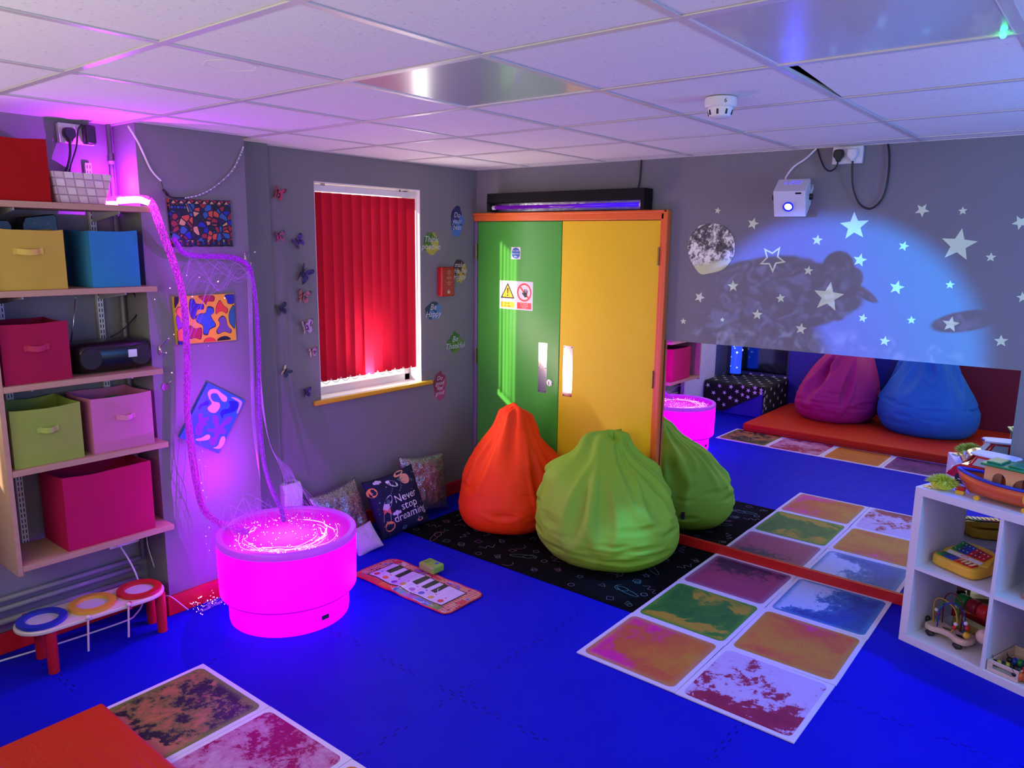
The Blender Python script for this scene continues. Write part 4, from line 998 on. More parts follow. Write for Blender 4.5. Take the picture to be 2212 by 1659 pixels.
# ------------------------------------------------------------------ cushions along the window wall
def pillow_h(u, v, th):
    a = max(0., (1 - abs(u) ** 2.6) * (1 - abs(v) ** 2.6)); return th * a ** .55
def pillow(lab, name, c, yaw, lean, roll, s, th, m, seed=0, sag=.02):
    t = thing(name, lab, 'cushion', c)
    t.rotation_euler = (M.Rotation(radians(yaw), 3, 'Z') @ M.Rotation(radians(-lean), 3, 'Y') @ M.Rotation(radians(roll), 3, 'X')).to_euler()
    N = 36
    def pos(u, v, side, off=0.):
        pin = 1 - .07 * (1 - u * u) * (abs(v) ** 3) ; pin2 = 1 - .07 * (1 - v * v) * (abs(u) ** 3)
        h = pillow_h(u, v, th) * (1 + .22 * noise.noise(V((u * 2.3 + seed, v * 2.3, side)))) + .006 * noise.noise(V((u * 7 + seed, v * 7, side)))* (1 - max(abs(u), abs(v)) ** 6)
        return (side * (h + off), u * s / 2 * pin2, v * s / 2 * pin - sag * (1 - v) * .0)
    b = MB()
    for side in (1, -1):
        vs = [pos(-1 + 2 * i / N, -1 + 2 * j / N, side) for j in range(N + 1) for i in range(N + 1)]
        b.add(vs, [(j * (N + 1) + i, j * (N + 1) + i + 1, (j + 1) * (N + 1) + i + 1, (j + 1) * (N + 1) + i) for j in range(N) for i in range(N)])
    b.build('cover', m, t, smooth=True)
    return t, pos
def sequin(name, col, seed):
    m = mat(name, col, .32, .8); n = NT(m); c = n.coord()
    v = n.n('ShaderNodeTexVoronoi', i_Vector=c, i_Scale=210.)
    rv_ = n.xyz(v.outputs['Color'])
    n.color(n.mix(rv_[0], tuple(q * .45 for q in col), tuple(min(1, q * 1.3) for q in col)))
    nm = n.n('ShaderNodeVectorMath', operation='ADD'); geo = n.n('ShaderNodeNewGeometry')
    sc = n.n('ShaderNodeVectorMath', operation='SCALE'); sub = n.n('ShaderNodeVectorMath', operation='SUBTRACT')
    n.set(sub.inputs[0], v.outputs['Color']); sub.inputs[1].default_value = (.5, .5, .5)
    n.set(sc.inputs[0], sub.outputs[0]); sc.inputs['Scale'].default_value = .55
    n.set(nm.inputs[0], geo.outputs['Normal']); n.set(nm.inputs[1], sc.outputs[0])
    no = n.n('ShaderNodeVectorMath', operation='NORMALIZE'); n.set(no.inputs[0], nm.outputs[0]); n.set(n.b.inputs['Normal'], no.outputs[0])
    return m
m_sq = sequin('silver sequins', (.36, .33, .40), 1)
pillow('silver sequin cushion behind the glowing drum, against the window wall', 'cushion', (.175, -1.425, .185), 6, 17, 4, .40, .062, m_sq, 3)
pillow('silver sequin cushion leaning in the gap between the slogan cushion and the orange bean bag', 'cushion', (.150, -.70, .225), -4, 12, -5, .40, .060, m_sq, 8)
m_navy = fabric('navy printed fabric', (.008, .010, .045), .7, .2)
t, pp = pillow('navy space cushion printed Never stop dreaming with rocket and planets', 'cushion', (.235, -1.03, .195), -8, 20, 7, .40, .062, m_navy, 5)
pf = lambda u, v, h: pp(u, v, 1, h + .0012)
def cframe(u, v, h): return pf(u, v, h)
b = MB()
for txt, cv, cu in (('Never', .12, .22), ('stop', -.16, .24), ('dreaming', -.46, .22)):
    add_text(b, cframe, txt, .36, cu, cv, .0006)
b.build('slogan_lettering', mat('cream print', (.75, .70, .78), .6), t)
pm = [mat('rocket lilac print', (.55, .48, .66), .6), mat('rocket red print', (.70, .10, .12), .6), mat('planet orange print', (.75, .28, .05), .6), mat('planet peach print', (.66, .30, .20), .6), mat('star print', (.6, .62, .75), .6), mat('teal print', (.05, .12, .16), .6)]
b = MB(); rot = lambda pts, c, a, s: [(c[0] + s * (x * cos(a) - y * sin(a)), c[1] + s * (x * sin(a) + y * cos(a))) for x, y in pts]
rk = (-.52, .06); ra = radians(-38)
b.prism(cat(rot([(0, 1), (.34, .45), (.34, -.35), (.2, -.6), (-.2, -.6), (-.34, -.35), (-.34, .45)], rk, ra, .34), 4), 0, .0004, cframe, 0, True)
b.prism(rot([(-.3, -.1), (-.75, -.7), (-.2, -.6), (0, -1), (.2, -.6), (.75, -.7), (.3, -.1), (.2, -.5), (-.2, -.5)], rk, ra, .34), 0, .0008, cframe, 1, True)
b.prism(circ(rk[0] + .05, rk[1] + .09, .07, 16), 0, .001, cframe, 5, True)
b.prism(circ(-.62, -.62, .17, 20), 0, .0004, cframe, 2, True); b.prism(circ(-.86, .58, .16, 20), 0, .0004, cframe, 2, True)
b.prism(rot(circ(0, 0, 1, 24, .28), (.42, .62), radians(-20), .30), 0, .0003, cframe, 5, True); b.prism(circ(.42, .66, .18, 20), 0, .0008, cframe, 3, True)
b.prism(rot(circ(0, 0, 1, 20, .45), (-.10, .66), radians(-35), .22), 0, .0004, cframe, 4, True); b.prism(rot(circ(0, 0, 1, 20, .4), (.30, .90), radians(15), .22), 0, .0004, cframe, 3, True)
b.prism(circ(-.1, -.86, .10, 18, .08), 0, .0004, cframe, 5, True); b.prism(circ(.55, -.80, .12, 18, .07), 0, .0004, cframe, 3, True)
for cx, cy in ((-.56, .84), (-.28, -.30)):
    for dx, r in ((-.1, .05), (0, .08), (.1, .05)): b.prism(circ(cx + dx, cy + r * .3, r, 12), 0, .0004, cframe, 0, True)
rnd = random.Random(5)
for k in range(34): b.prism(circ(rnd.uniform(-.9, .9), rnd.uniform(-.9, .95), rnd.choice((.010, .016)), 7), 0, .0003, cframe, 4, True)
for q0, q1 in (((-.3, .3), (-.02, .75)), ((.1, .35), (.3, .75)), ((-.72, -.2), (-.8, -.45)), ((-.5, -.25), (-.55, -.48))):
    for k in range(7):
        f = k / 7; b.prism(circ(q0[0] + (q1[0] - q0[0]) * f, q0[1] + (q1[1] - q0[1]) * f, .011, 6), 0, .0003, cframe, 4, True)
b.build('printed_pictures', pm, t)
pillow('small plain pale grey cushion peeping out behind the glowing drum', 'cushion', (.325, -1.375, .072), -20, 40, 15, .18, .036, fabric('pale grey fabric', (.50, .48, .52), .8), 2)
# white box on the wall by the step
t = thing('thermostat_box', 'small white plastic box standing low against the window wall beside the pier', 'box', (0, -1.685, .36))
MB().prism([(.001, .275), (.075, .275), (.082, .40), (.06, .445), (.001, .45)], -1.757, -1.632, lambda u, v, h: (u, h, v)).build('casing', mat('off white plastic', (.62, .60, .60), .45), t, world=True, bevel=.004)
MB().box(.0005, .012, -1.73, -1.66, .1, .275).build('conduit', mat('off white plastic', (.62, .60, .60), .45), t, world=True)
b = MB()
for k in range(3): b.box(.02 + .015 * k, .024 + .015 * k, -1.72, -1.67, .4475, .4495)
b.build('vent', BLACK, t, world=True)

# ------------------------------------------------------------------ bean bags
def beanbag(lab, col, c, prof, wall=None, lean=(0, 0), seed=0, folds=.07, ell=1.0, flop=None, z0=.0, labeltag=None, fm=None, bulges=()):
    """prof: list of (z, r).  wall: largest world y allowed"""
    t = thing('bean_bag', lab, 'bean bag', (c[0], c[1], z0))
    m = fm or fabric('bean bag %.2f %.2f %.2f' % col, col, .62, .07, 420, .18)
    zs = [p[0] for p in prof]; H = max(zs)
    path = cat([(p[1], p[0], 0) for p in prof], 10, False)
    N = 168; vs = []; K = len(path)
    rnd = random.Random(int(seed * 100))
    dents = [(rnd.uniform(0, 2 * pi), rnd.uniform(.11, .2), rnd.uniform(.45, .78), rnd.uniform(.12, .24), rnd.uniform(.06, .145), rnd.uniform(-.9, .9)) for _ in range(16)]
    dents += [(rnd.uniform(0, 2 * pi), rnd.uniform(.18, .4), rnd.uniform(.12, .4), rnd.uniform(.018, .035), rnd.uniform(.012, .026), rnd.uniform(-.2, .2)) for _ in range(26)]
    def adiff(a, b): return (a - b + pi) % (2 * pi) - pi
    def shape(i, j):
        r, z, _ = path[j]; r = max(r, 0.); z = max(z, 0.); th = 2 * pi * i / N; f = z / H
        seam = sum(exp(-(adiff(th, q * pi / 3 + seed) / .035) ** 2) for q in range(6))
        neck = max(0., (f - .45) / .55) ** 1.3
        fold = cos(5 * th + seed + 1.3 * sin(2 * th + seed)) * .6 + cos(9 * th - seed * 2 + 2.5 * f) * .4
        wr = noise.noise(V((cos(th) * 1.5 + seed, sin(th) * 1.5, f * 2.2)))
        sm = noise.noise(V((cos(th) * 4.5 + seed, sin(th) * 4.5, f * 5)))
        k = 1 + folds * 3.0 * neck * fold + .055 * wr + .012 * sm - .010 * seam * (1 - neck * .6)
        for a0, wa, f0, wf, dp, tl in dents:
            e_ = ((adiff(th, a0 + tl * (f - f0)) / wa) ** 2 + ((f - f0) / wf) ** 2)
            if e_ < 6: k -= dp * exp(-e_) - .45 * dp * exp(-(e_ - 1.6) ** 2)
        for a0, wa, f0, wf, dp in bulges: k += dp * exp(-(adiff(th, a0) / wa) ** 2 - ((f - f0) / wf) ** 2)
        rr = r * k
        ze = z * (1 + .04 * neck * cos(2 * th + seed)) + .012 * wr * min(1, f * 4)
        lx, ly = lean[0] * f ** 1.6, lean[1] * f ** 1.6
        x, y = rr * cos(th) + lx, rr * sin(th) * ell + ly
        if flop:   # the empty crown of the bag folding over
            g = max(0, (f - flop[0]) / (1 - flop[0])); x += flop[1] * g * g; y += flop[2] * g * g; ze -= flop[3] * g * g
        if wall is not None:
            lim = wall - c[1]; e = .05
            if y > lim - e: y = lim - e + e * (1 - exp(-(y - lim + e) / e))
        return (x, y, max(ze, 0.002 if j else 0.0))
    vs = [shape(i, j) for j in range(K) for i in range(N)]
    fs = [(j * N + i, j * N + (i + 1) % N, (j + 1) * N + (i + 1) % N, (j + 1) * N + i) for j in range(K - 1) for i in range(N)]
    fs.append(tuple(range(N - 1, -1, -1))); fs.append(tuple((K - 1) * N + i for i in range(N)))
    b = MB().add(vs, fs); b.build('cover', m, t, smooth=True)
    # handle loop sewn to the crown
    top = V(shape(int(N * .62), K - 4)); top2 = V(shape(int(N * .80), K - 5))
    mid = (top + top2) / 2 + V((0, 0, .012))
    hb = MB(); P = cat([top - V((0, 0, .03)), top + V((0, 0, .006)), mid, top2 + V((0, 0, .004)), top2 - V((0, 0, .03))], 5, False)
    vs = []
    for p in P: vs += [(p[0] - .012, p[1] - .012, p[2]), (p[0] + .012, p[1] + .012, p[2]), (p[0] + .012, p[1] + .012, p[2] + .003), (p[0] - .012, p[1] - .012, p[2] + .003)]
    fs = [(4 * k + q, 4 * k + (q + 1) % 4, 4 * k + 4 + (q + 1) % 4, 4 * k + 4 + q) for k in range(len(P) - 1) for q in range(4)]
    hb.add(vs, fs).build('carry_strap', m, t, auto=50)
    if labeltag:
        i, j = labeltag; p = V(shape(i, j)); p2 = V(shape(i + 2, j)); nn = V((p.x, p.y, 0)).normalized(); d = (p2 - p).normalized()
        MB().add([p + nn * .004, p + d * .025 + nn * .006, p + d * .025 + nn * .006 - V((0, 0, .05)), p + nn * .004 - V((0, 0, .05))], [(0, 1, 2, 3)]).build('fabric_label', BLACK, t)
    return t
# black doodle mat under them
m_bm = fabric('black play mat fabric', (.004, .004, .0045), .9, .1); m_bm.node_tree.nodes['Principled BSDF'].inputs['Specular IOR Level'].default_value = .04
t = thing('play_mat', 'black rectangular mat printed with small neon doodles under the bean bags', 'mat', (1.13, -.52, 0))
b = MB().box(.272, 1.983, -1.012, -.022, .0008, .0042); rnd = random.Random(21); pm = [mat(f'doodle ink {i}', q, .6) for i, q in enumerate(((.16, .05, .18), (.09, .15, .16), (.20, .08, .10), (.06, .17, .14), (.17, .15, .22)))]
pm = [m_bm] + pm; g = lambda u, v, h: (u, v, .0043 + h)
def doodle(cx, cy, kind, s, a, mi, w=.0035):
    T = lambda P: [(cx + s * (x * cos(a) - y * sin(a)), cy + s * (x * sin(a) + y * cos(a))) for x, y in P]
    if kind == 'tri': P = T([(-.8, -.5), (.8, -.5), (0, .8), (-.8, -.5)])
    elif kind == 'sq': P = T([(-.7, -.7), (.7, -.7), (.7, .7), (-.7, .7), (-.7, -.7)])
    elif kind == 'circ': P = T(circ(0, 0, .7, 14) + [(.7, 0)])
    elif kind == 'star': P = T(star(0, 0, .9, .4) + [star(0, 0, .9, .4)[0]])
    elif kind == 'arc': P = T([(cos(q), sin(q)) for q in [k * .25 for k in range(13)]])
    elif kind == 'wave': P = T([(x * .25 - 1.5, .5 * sin(x * 1.2)) for x in range(13)])
    else: P = T([(.16 * q * cos(q) * .6 + q * .12 - 1, .5 * sin(q) * (1 - q * .03)) for q in [k * .5 for k in range(30)]])
    for q in stroke(P, w): b.prism([tuple(p) for p in q], 0, .0003, g, mi + 1, True)
kinds = ['tri', 'sq', 'circ', 'star', 'arc', 'wave', 'spiral', 'sq2', 'tri2']
i = 0
for yy in range(8):
    for xx in range(13):
        cx, cy = .34 + xx * .133 + rnd.uniform(-.03, .03), -.95 + yy * .125 + rnd.uniform(-.03, .03)
        if not (.31 < cx < 1.94 and -.97 < cy < -.07): continue
        k = kinds[(xx * 5 + yy * 3 + rnd.randint(0, 2)) % 9]; s = {'spiral': .062, 'wave': .036, 'arc': .036}.get(k, .026); a = rnd.uniform(0, 6.28); i += 1
        doodle(cx, cy, k.rstrip('2'), s, a, i % 5)
        if k.endswith('2'): doodle(cx + .014, cy - .012, 'circ' if k[0] == 't' else 'sq', s * .8, a + .2, (i + 2) % 5)
b.build('printed_mat', pm, t, world=True)

prof_o = [(.0, .20), (.004, .27), (.05, .325), (.13, .352), (.22, .345), (.32, .318), (.42, .275), (.50, .228), (.57, .185), (.64, .142), (.70, .118), (.745, .098), (.768, .06), (.772, .0)]
beanbag('bright orange bean bag slumped in front of the green door', (.93, .055, .002), (.672, -.415), prof_o, wall=-.05, lean=(-.03, .10), seed=1.3, folds=.075, flop=(.93, .01, -.02, .01), z0=.0045, bulges=((radians(40), .45, .55, .12, .30), (radians(-75), .5, .15, .2, .04)))
prof_g = [(.0, .26), (.004, .33), (.05, .395), (.12, .432), (.21, .438), (.31, .415), (.40, .378), (.47, .335), (.525, .278), (.57, .210), (.62, .165), (.67, .138), (.715, .105), (.735, .06), (.738, .0)]
beanbag('large lime green bean bag leaning on the yellow door and the mirror edge', (.25, .52, .03), (1.455, -.435), prof_g, wall=-.052, lean=(-.13, .16), seed=4.1, folds=.07, ell=.92, flop=(.88, .06, -.02, .04), z0=.0045, bulges=((radians(215), .5, .66, .10, .14), (radians(45), .4, .70, .08, .10)), labeltag=(24, 36))

# ------------------------------------------------------------------ liquid floor tiles
def liquid(name, kind):
    m = mat('liquid ' + name, (.5, .5, .5), .5, spec=.15); n = NT(m); c = n.coord(); X, Y, Z = n.xyz(c)
    warp = n.noise(c, 5, 4, .6, 1.0, out='Color')
    wv = n.n('ShaderNodeVectorMath', operation='MULTIPLY_ADD'); n.set(wv.inputs[0], warp); wv.inputs[1].default_value = (.22, .22, 0); n.set(wv.inputs[2], c)
    big = n.noise(wv.outputs[0], kind.get('s', 4), 5, .62); fine = n.noise(c, 55, 4, .75); mid = n.noise(c, 17, 5, .7)
    wf, wm_ = kind.get('w', (.22, .30)); fld = n.math('ADD', n.math('MULTIPLY_ADD', big, .62, .5 * (.52 - wf - wm_)), n.math('ADD', n.math('MULTIPLY', fine, wf), n.math('MULTIPLY', mid, wm_)))
    gx, gy, gk = kind.get('g', (0, 0, 0))
    fld = n.math('ADD', fld, n.math('ADD', n.math('MULTIPLY', X, gx), n.math('ADD', n.math('MULTIPLY', Y, gy), gk)))
    col = n.ramp(fld, kind['r'], kind.get('i', 'LINEAR'))
    if 'o' in kind:
        oc, lo, hi, s2 = kind['o']; f2_ = n.noise(wv.outputs[0], s2, 3, .5); col = n.mix(n.step(f2_, lo, hi), col, oc)
    ed = n.math('MAXIMUM', n.math('ABSOLUTE', X), n.math('ABSOLUTE', Y))
    if 'e' in kind: col = n.mix(n.step(n.math('ADD', ed, n.math('MULTIPLY', fine, .03)), .205, .245), col, kind['e'])
    n.color(col); return m
LT = {
 'plum with dark splatter': dict(s=5, g=(-.15, .95, -.05), r=[(.46, (.30, .035, .12)), (.58, (.24, .03, .12)), (.63, (.035, .012, .05)), (.95, (.07, .02, .08))], e=(.30, .12, .24)),
 'blue and white': dict(s=4, g=(.75, -.25, .02), r=[(.42, (.42, .50, .75)), (.53, (.40, .52, .80)), (.56, (.04, .16, .42)), (.66, (.01, .05, .28)), (.8, (.02, .09, .36))], e=(.05, .20, .45)),
 'green with orange swirl': dict(s=3, g=(0, 0, 0), r=[(.40, (.012, .09, .02)), (.55, (.02, .16, .025)), (.66, (.05, .24, .03)), (.74, (.28, .30, .03))], o=((.36, .27, .025), .50, .55, 3.2), e=(.05, .26, .03)),
 'pink and ochre': dict(s=2.2, w=(.05, .10), g=(0, .25, 0), r=[(.40, (.52, .32, .03)), (.53, (.52, .20, .03)), (.61, (.52, .09, .04)), (.66, (.62, .02, .28)), (.80, (.60, .10, .40))], e=(.46, .24, .05)),
 'orange with magenta': dict(s=2.6, w=(.05, .10), g=(-.35, .05, 0), r=[(.38, (.50, .30, .03)), (.50, (.50, .17, .03)), (.58, (.50, .10, .04)), (.63, (.62, .015, .26)), (.72, (.60, .02, .32)), (.85, (.50, .28, .04))], e=(.46, .22, .10)),
 'crimson splatter on lilac': dict(s=5.5, g=(0, -.20, .0), r=[(.50, (.52, .42, .66)), (.575, (.50, .38, .62)), (.60, (.30, .02, .07)), (.75, (.22, .012, .05))]),
 'olive and peach': dict(s=3.5, g=(0, 0, 0), r=[(.40, (.40, .24, .03)), (.50, (.36, .13, .05)), (.555, (.16, .14, .03)), (.585, (.015, .018, .02)), (.66, (.02, .025, .02)), (.70, (.11, .14, .02))], o=((.40, .16, .07), .57, .61, 5), e=(.15, .20, .025)),
 'crimson on pale pink': dict(s=4.5, g=(0, .2, 0), r=[(.48, (.52, .30, .44)), (.58, (.42, .14, .26)), (.61, (.28, .006, .05)), (.8, (.24, .006, .05))]),
 'plain orange': dict(s=3, g=(0, 0, 0), r=[(.35, (.52, .20, .03)), (.6, (.46, .13, .02)), (.8, (.36, .08, .015))], e=(.52, .20, .03)),
 'dark purple': dict(s=4, g=(0, 0, 0), r=[(.42, (.20, .05, .22)), (.56, (.13, .02, .16)), (.64, (.03, .008, .05)), (.8, (.10, .02, .12))], e=(.22, .06, .22))}
m_border = mat('white tile border', (.66, .62, .72), .5, spec=.2)
def liquid_tile(x, y, kind, lab, rot=0, jog=(0, 0), grp=None):
    t = thing('liquid_floor_tile', lab, 'floor tile', (x + .25 + jog[0], y - .25 + jog[1], .0008), (0, 0, radians(rot)), grp)
    MB().box(-.2498, .2498, -.2498, .2498, 0, .0062).build('tile_base', m_border, t, bevel=.0006, bseg=1)
    r, h = .03, .228; P = []
    for cx, cy, a0 in ((h - r, h - r, 0), (-h + r, h - r, 90), (-h + r, -h + r, 180), (h - r, -h + r, 270)):
        P += [(cx + r * cos(radians(a0 + 15 * k)), cy + r * sin(radians(a0 + 15 * k))) for k in range(7)]
    MB().prism(P, .0062, .0074).build('liquid_pad', liquid(kind, LT[kind]) if 'liquid ' + kind not in MATS else MATS['liquid ' + kind], t)
G1, G2 = 'liquid tiles by the mirror', 'liquid tiles along the red gym mat'
gX, gY = 1.988, -.020
liquid_tile(gX, gY, 'plum with dark splatter', 'plum liquid tile with dark splatter touching the skirting beside the green bean bag', -.5, grp=G1)
liquid_tile(gX + .5, gY + .0, 'blue and white', 'blue and white liquid tile touching the red skirting below the mirror', .5, grp=G1)
liquid_tile(gX, gY - .5, 'green with orange swirl', 'green liquid tile with an orange swirl, middle of the tile row beside the black mat', grp=G1)
liquid_tile(gX + .502, gY - .502, 'pink and ochre', 'ochre liquid tile with pink clouds next to the blue and white tile', .5, grp=G1)
liquid_tile(gX - .003, gY - 1.0, 'orange with magenta', 'orange liquid tile with a magenta patch, outermost tile beyond the green one', grp=G1)
liquid_tile(gX + .5, gY - 1.004, 'crimson splatter on lilac', 'lilac liquid tile with large crimson splatter, outermost tile beyond the ochre one', -.4, grp=G1)
liquid_tile(.78, -2.672, 'olive and peach', 'olive and peach liquid tile with black splatter at the corner of the red gym mat', 1., grp=G2)
liquid_tile(1.281, -2.662, 'crimson on pale pink', 'pale pink liquid tile with crimson splatter alongside the red gym mat', 1., grp=G2)
liquid_tile(1.783, -2.655, 'plain orange', 'plain orange liquid tile alongside the red gym mat', 1., grp=G2)
liquid_tile(2.285, -2.65, 'dark purple', 'dark purple liquid tile alongside the red gym mat, seen in the mirror', 1., grp=G2)

# ------------------------------------------------------------------ piano mat
t = thing('piano_mat', 'colourful toy piano play mat lying on the blue floor near the glowing drum', 'mat', (.915, -1.505, .001))
hx_, hy_ = .366, .150
def wave(u, v): return .004 + .010 * exp(-((u + .04) / .05) ** 2) * (.6 + .4 * cos(v * 12)) + .007 * exp(-((u - .01 + .25) / .06) ** 2) + .003 * sin(u * 21 + v * 9) ** 2
gp = lambda u, v, h: (u, v, wave(u, v) + h)
def grid_sheet(b, u0, u1, v0, v1, nu, nv, h, mi=0, corner=0):
    vs = []
    for j in range(nv + 1):
        for i in range(nu + 1):
            u, v = u0 + (u1 - u0) * i / nu, v0 + (v1 - v0) * j / nv
            if corner:
                for su in (u0, u1):
                    for sv in (v0, v1):
                        cu, cv = su + corner * (1 if su == u0 else -1), sv + corner * (1 if sv == v0 else -1)
                        if abs(u - su) < corner and abs(v - sv) < corner:
                            d = sqrt((u - cu) ** 2 + (v - cv) ** 2)
                            if d > corner: u, v = cu + (u - cu) * corner / d, cv + (v - cv) * corner / d
            vs.append(gp(u, v, h))
    b.add(vs, [(j * (nu + 1) + i, j * (nu + 1) + i + 1, (j + 1) * (nu + 1) + i + 1, (j + 1) * (nu + 1) + i) for j in range(nv) for i in range(nu)], mi)
m_hc = mat('honeycomb print', (.5, .3, .2), .25); n = NT(m_hc); c = n.coord()
v1_ = n.n('ShaderNodeTexVoronoi', i_Vector=c, i_Scale=48.); v1_.inputs['Randomness'].default_value = .25; v1_.feature = 'DISTANCE_TO_EDGE'
v2_ = n.n('ShaderNodeTexVoronoi', i_Vector=c, i_Scale=48.); v2_.inputs['Randomness'].default_value = .25
n.color(n.mix(n.step(v1_.outputs[0], .04, .08), (.62, .50, .50), n.ramp(n.xyz(v2_.outputs['Color'])[0], [(0, (.55, .16, .08)), (.55, (.60, .24, .10)), (.7, (.35, .03, .05)), (.85, (.10, .12, .45)), (.93, (.45, .35, .08))], 'CONSTANT')))
b = MB(); grid_sheet(b, -hx_, hx_, -hy_, hy_, 60, 28, 0, 0, .045); b.build('mat_sheet', m_hc, t, smooth=True)
per = [(hx_ - .045, -hy_), (hx_, -hy_ + .045), (hx_, hy_ - .045), (hx_ - .045, hy_), (-hx_ + .045, hy_), (-hx_, hy_ - .045), (-hx_, -hy_ + .045), (-hx_ + .045, -hy_)]
edge = []
for (cx, cy, a0) in ((hx_ - .045, hy_ - .045, 0), (-hx_ + .045, hy_ - .045, 90), (-hx_ + .045, -hy_ + .045, 180), (hx_ - .045, -hy_ + .045, 270)):
    edge += [(cx + .045 * cos(radians(a0 + 18 * k)), cy + .045 * sin(radians(a0 + 18 * k))) for k in range(6)]
full = []
for i in range(len(edge)):
    a_, b_ = V(edge[i]), V(edge[(i + 1) % len(edge)]); k = max(1, int((b_ - a_).length / .02)); full += [a_ + (b_ - a_) * q / k for q in range(k)]
MB().tube([gp(p.x, p.y, -.001) for p in full], .0042, 6, closed=True).build('red_binding', REDP, t, smooth=True)
b = MB(); grid_sheet(b, -.300, .285, -.100, .100, 48, 16, .0006)
b.build('keyboard_border', BLACK, t, smooth=True)
m_key = mat('lilac white keys', (.66, .60, .74), .25)
b = MB()
for k in range(8): grid_sheet(b, -.292 + k * .0712, -.292 + k * .0712 + .0703, -.092, .094, 8, 14, .0012)
b.build('white_key', m_key, t, smooth=True)
for k in (0, 1, 3, 4, 5):
    b = MB(); u = -.292 + (k + 1) * .0712; grid_sheet(b, u - .019, u + .019, -.012, .096, 4, 10, .0020); b.build('black_key', BLACK, t, smooth=True)
b = MB(); pm = [mat(f'print {i}', q, .3) for i, q in enumerate(((.6, .03, .06), (.75, .12, .04), (.05, .08, .5), (.30, .06, .4), (.55, .4, .08), (.04, .15, .35), (.12, .22, .05)))]
strip = [(-.355, -.16, 0), (-.16, -.05, 1), (-.05, .03, 5), (.03, .12, 3), (.12, .22, 2), (.22, .30, 6)]
for u0, u1, k in strip: grid_sheet(b, u0, u1, -.143, -.104, 8, 3, .0005, k)
for i in range(8): b.prism(circ(-.257 + i * .0712, -.062, .018, 14), 0, .0018, gp, (0, 1, 3, 4, 3, 2, 4, 0)[i], True); b.prism(star(-.257 + i * .0712, -.022, .010), 0, .0018, gp, (2, 1, 0, 3, 3, 2, 0, 1)[i], True)
b.prism(circ(-.285, .122, .03, 16, .02), 0, .0012, gp, 0, True); b.prism(circ(-.11, .122, .035, 16, .018), 0, .0012, gp, 3, True); b.prism(circ(.335, 0, .02, 14, .03), 0, .0012, gp, 0, True); b.prism(circ(.02, .124, .05, 16, .012), 0, .0012, gp, 0, True); b.prism(circ(.16, .122, .05, 16, .014), 0, .0012, gp, 3, True)
b.build('printed_pictures', pm, t)
b = MB(); rnd = random.Random(9)
for k in range(9):
    u, v = rnd.uniform(-.05, .34), rnd.uniform(-.14, .0); P = [(u, v)]; a = rnd.uniform(0, 6.28)
    for j in range(7): a += rnd.uniform(-1.1, 1.1); P.append((P[-1][0] + .014 * cos(a), P[-1][1] + .014 * sin(a)))
    P = [(min(max(x, -.34), .345), min(max(y, -.14), .14)) for x, y in P]
    for q in stroke(cat([(*p, 0) for p in P], 4, False), .0032): b.prism([(p[0], p[1]) for p in q], 0, .0022, gp, 0, True)
b.build('white_scribble', m_signw, t)  # specular glints on the vinyl, painted as white curls
tt = thing('speaker_module', 'small lime green music box sitting on the far edge of the piano mat', 'toy', (.858, -1.335, .014), (0, 0, radians(-4)))
MB().box(-.062, .062, -.045, .045, 0, .045).build('casing', mat('lime plastic', (.25, .48, .05), .35), tt, bevel=.010, bseg=3)
MB().lathe([(0, .0457), (.012, .0457), (.012, .045)], 16, (.03, .015, 0)).build('button', mat('print 2', (.05, .08, .5)), tt)
b = MB()
for k in range(5): b.box(-.045, -.015, -.02 + k * .009, -.017 + k * .009, .0448, .0455)
b.build('speaker_slot', mat('dark lime', (.06, .14, .01), .5), tt)

# ------------------------------------------------------------------ white cube shelf with toys
KX = thing('cube_shelf', 'white open cube shelving unit of two rows standing beside the mirror with toys', 'shelves', (3.100, -.402, 0), (0, 0, radians(-19)))
m_kx = mat('white shelf laminate', (.74, .72, .75), .4)
for z0, z1 in ((0, .038), (.732, .770)): MB().box(.0, 1.464, 0, .39, z0, z1).build('outer_board', m_kx, KX, bevel=.0012)
for x0 in (0, 1.426): MB().box(x0, x0 + .038, 0, .39, .0382, .7318).build('side_board', m_kx, KX, bevel=.0012)
MB().box(.0382, 1.4258, .002, .388, .373, .389).build('inner_shelf', m_kx, KX)
for k in range(3):
    x0 = .038 + .335 + k * .351
    for z0, z1 in ((.0382, .3728), (.3892, .7318)): MB().box(x0, x0 + .016, .002, .388, z0, z1).build('divider', m_kx, KX)
def kx(u, w, z, r=0):
    a = radians(-19); return ((3.100 + u * cos(a) - w * sin(a), -.402 + u * sin(a) + w * cos(a), z), (0, 0, radians(-19 + r)))
yel = mat('yellow toy plastic', (.78, .46, .02), .35); red = mat('red toy plastic', (.55, .015, .012), .3); blu = mat('blue toy plastic', (.015, .04, .40), .3); grn = mat('green toy plastic 2', (.02, .26, .04), .35); peach = mat('peach toy plastic', (.80, .40, .16), .4); orgt = mat('orange toy plastic', (.72, .11, .02), .35)
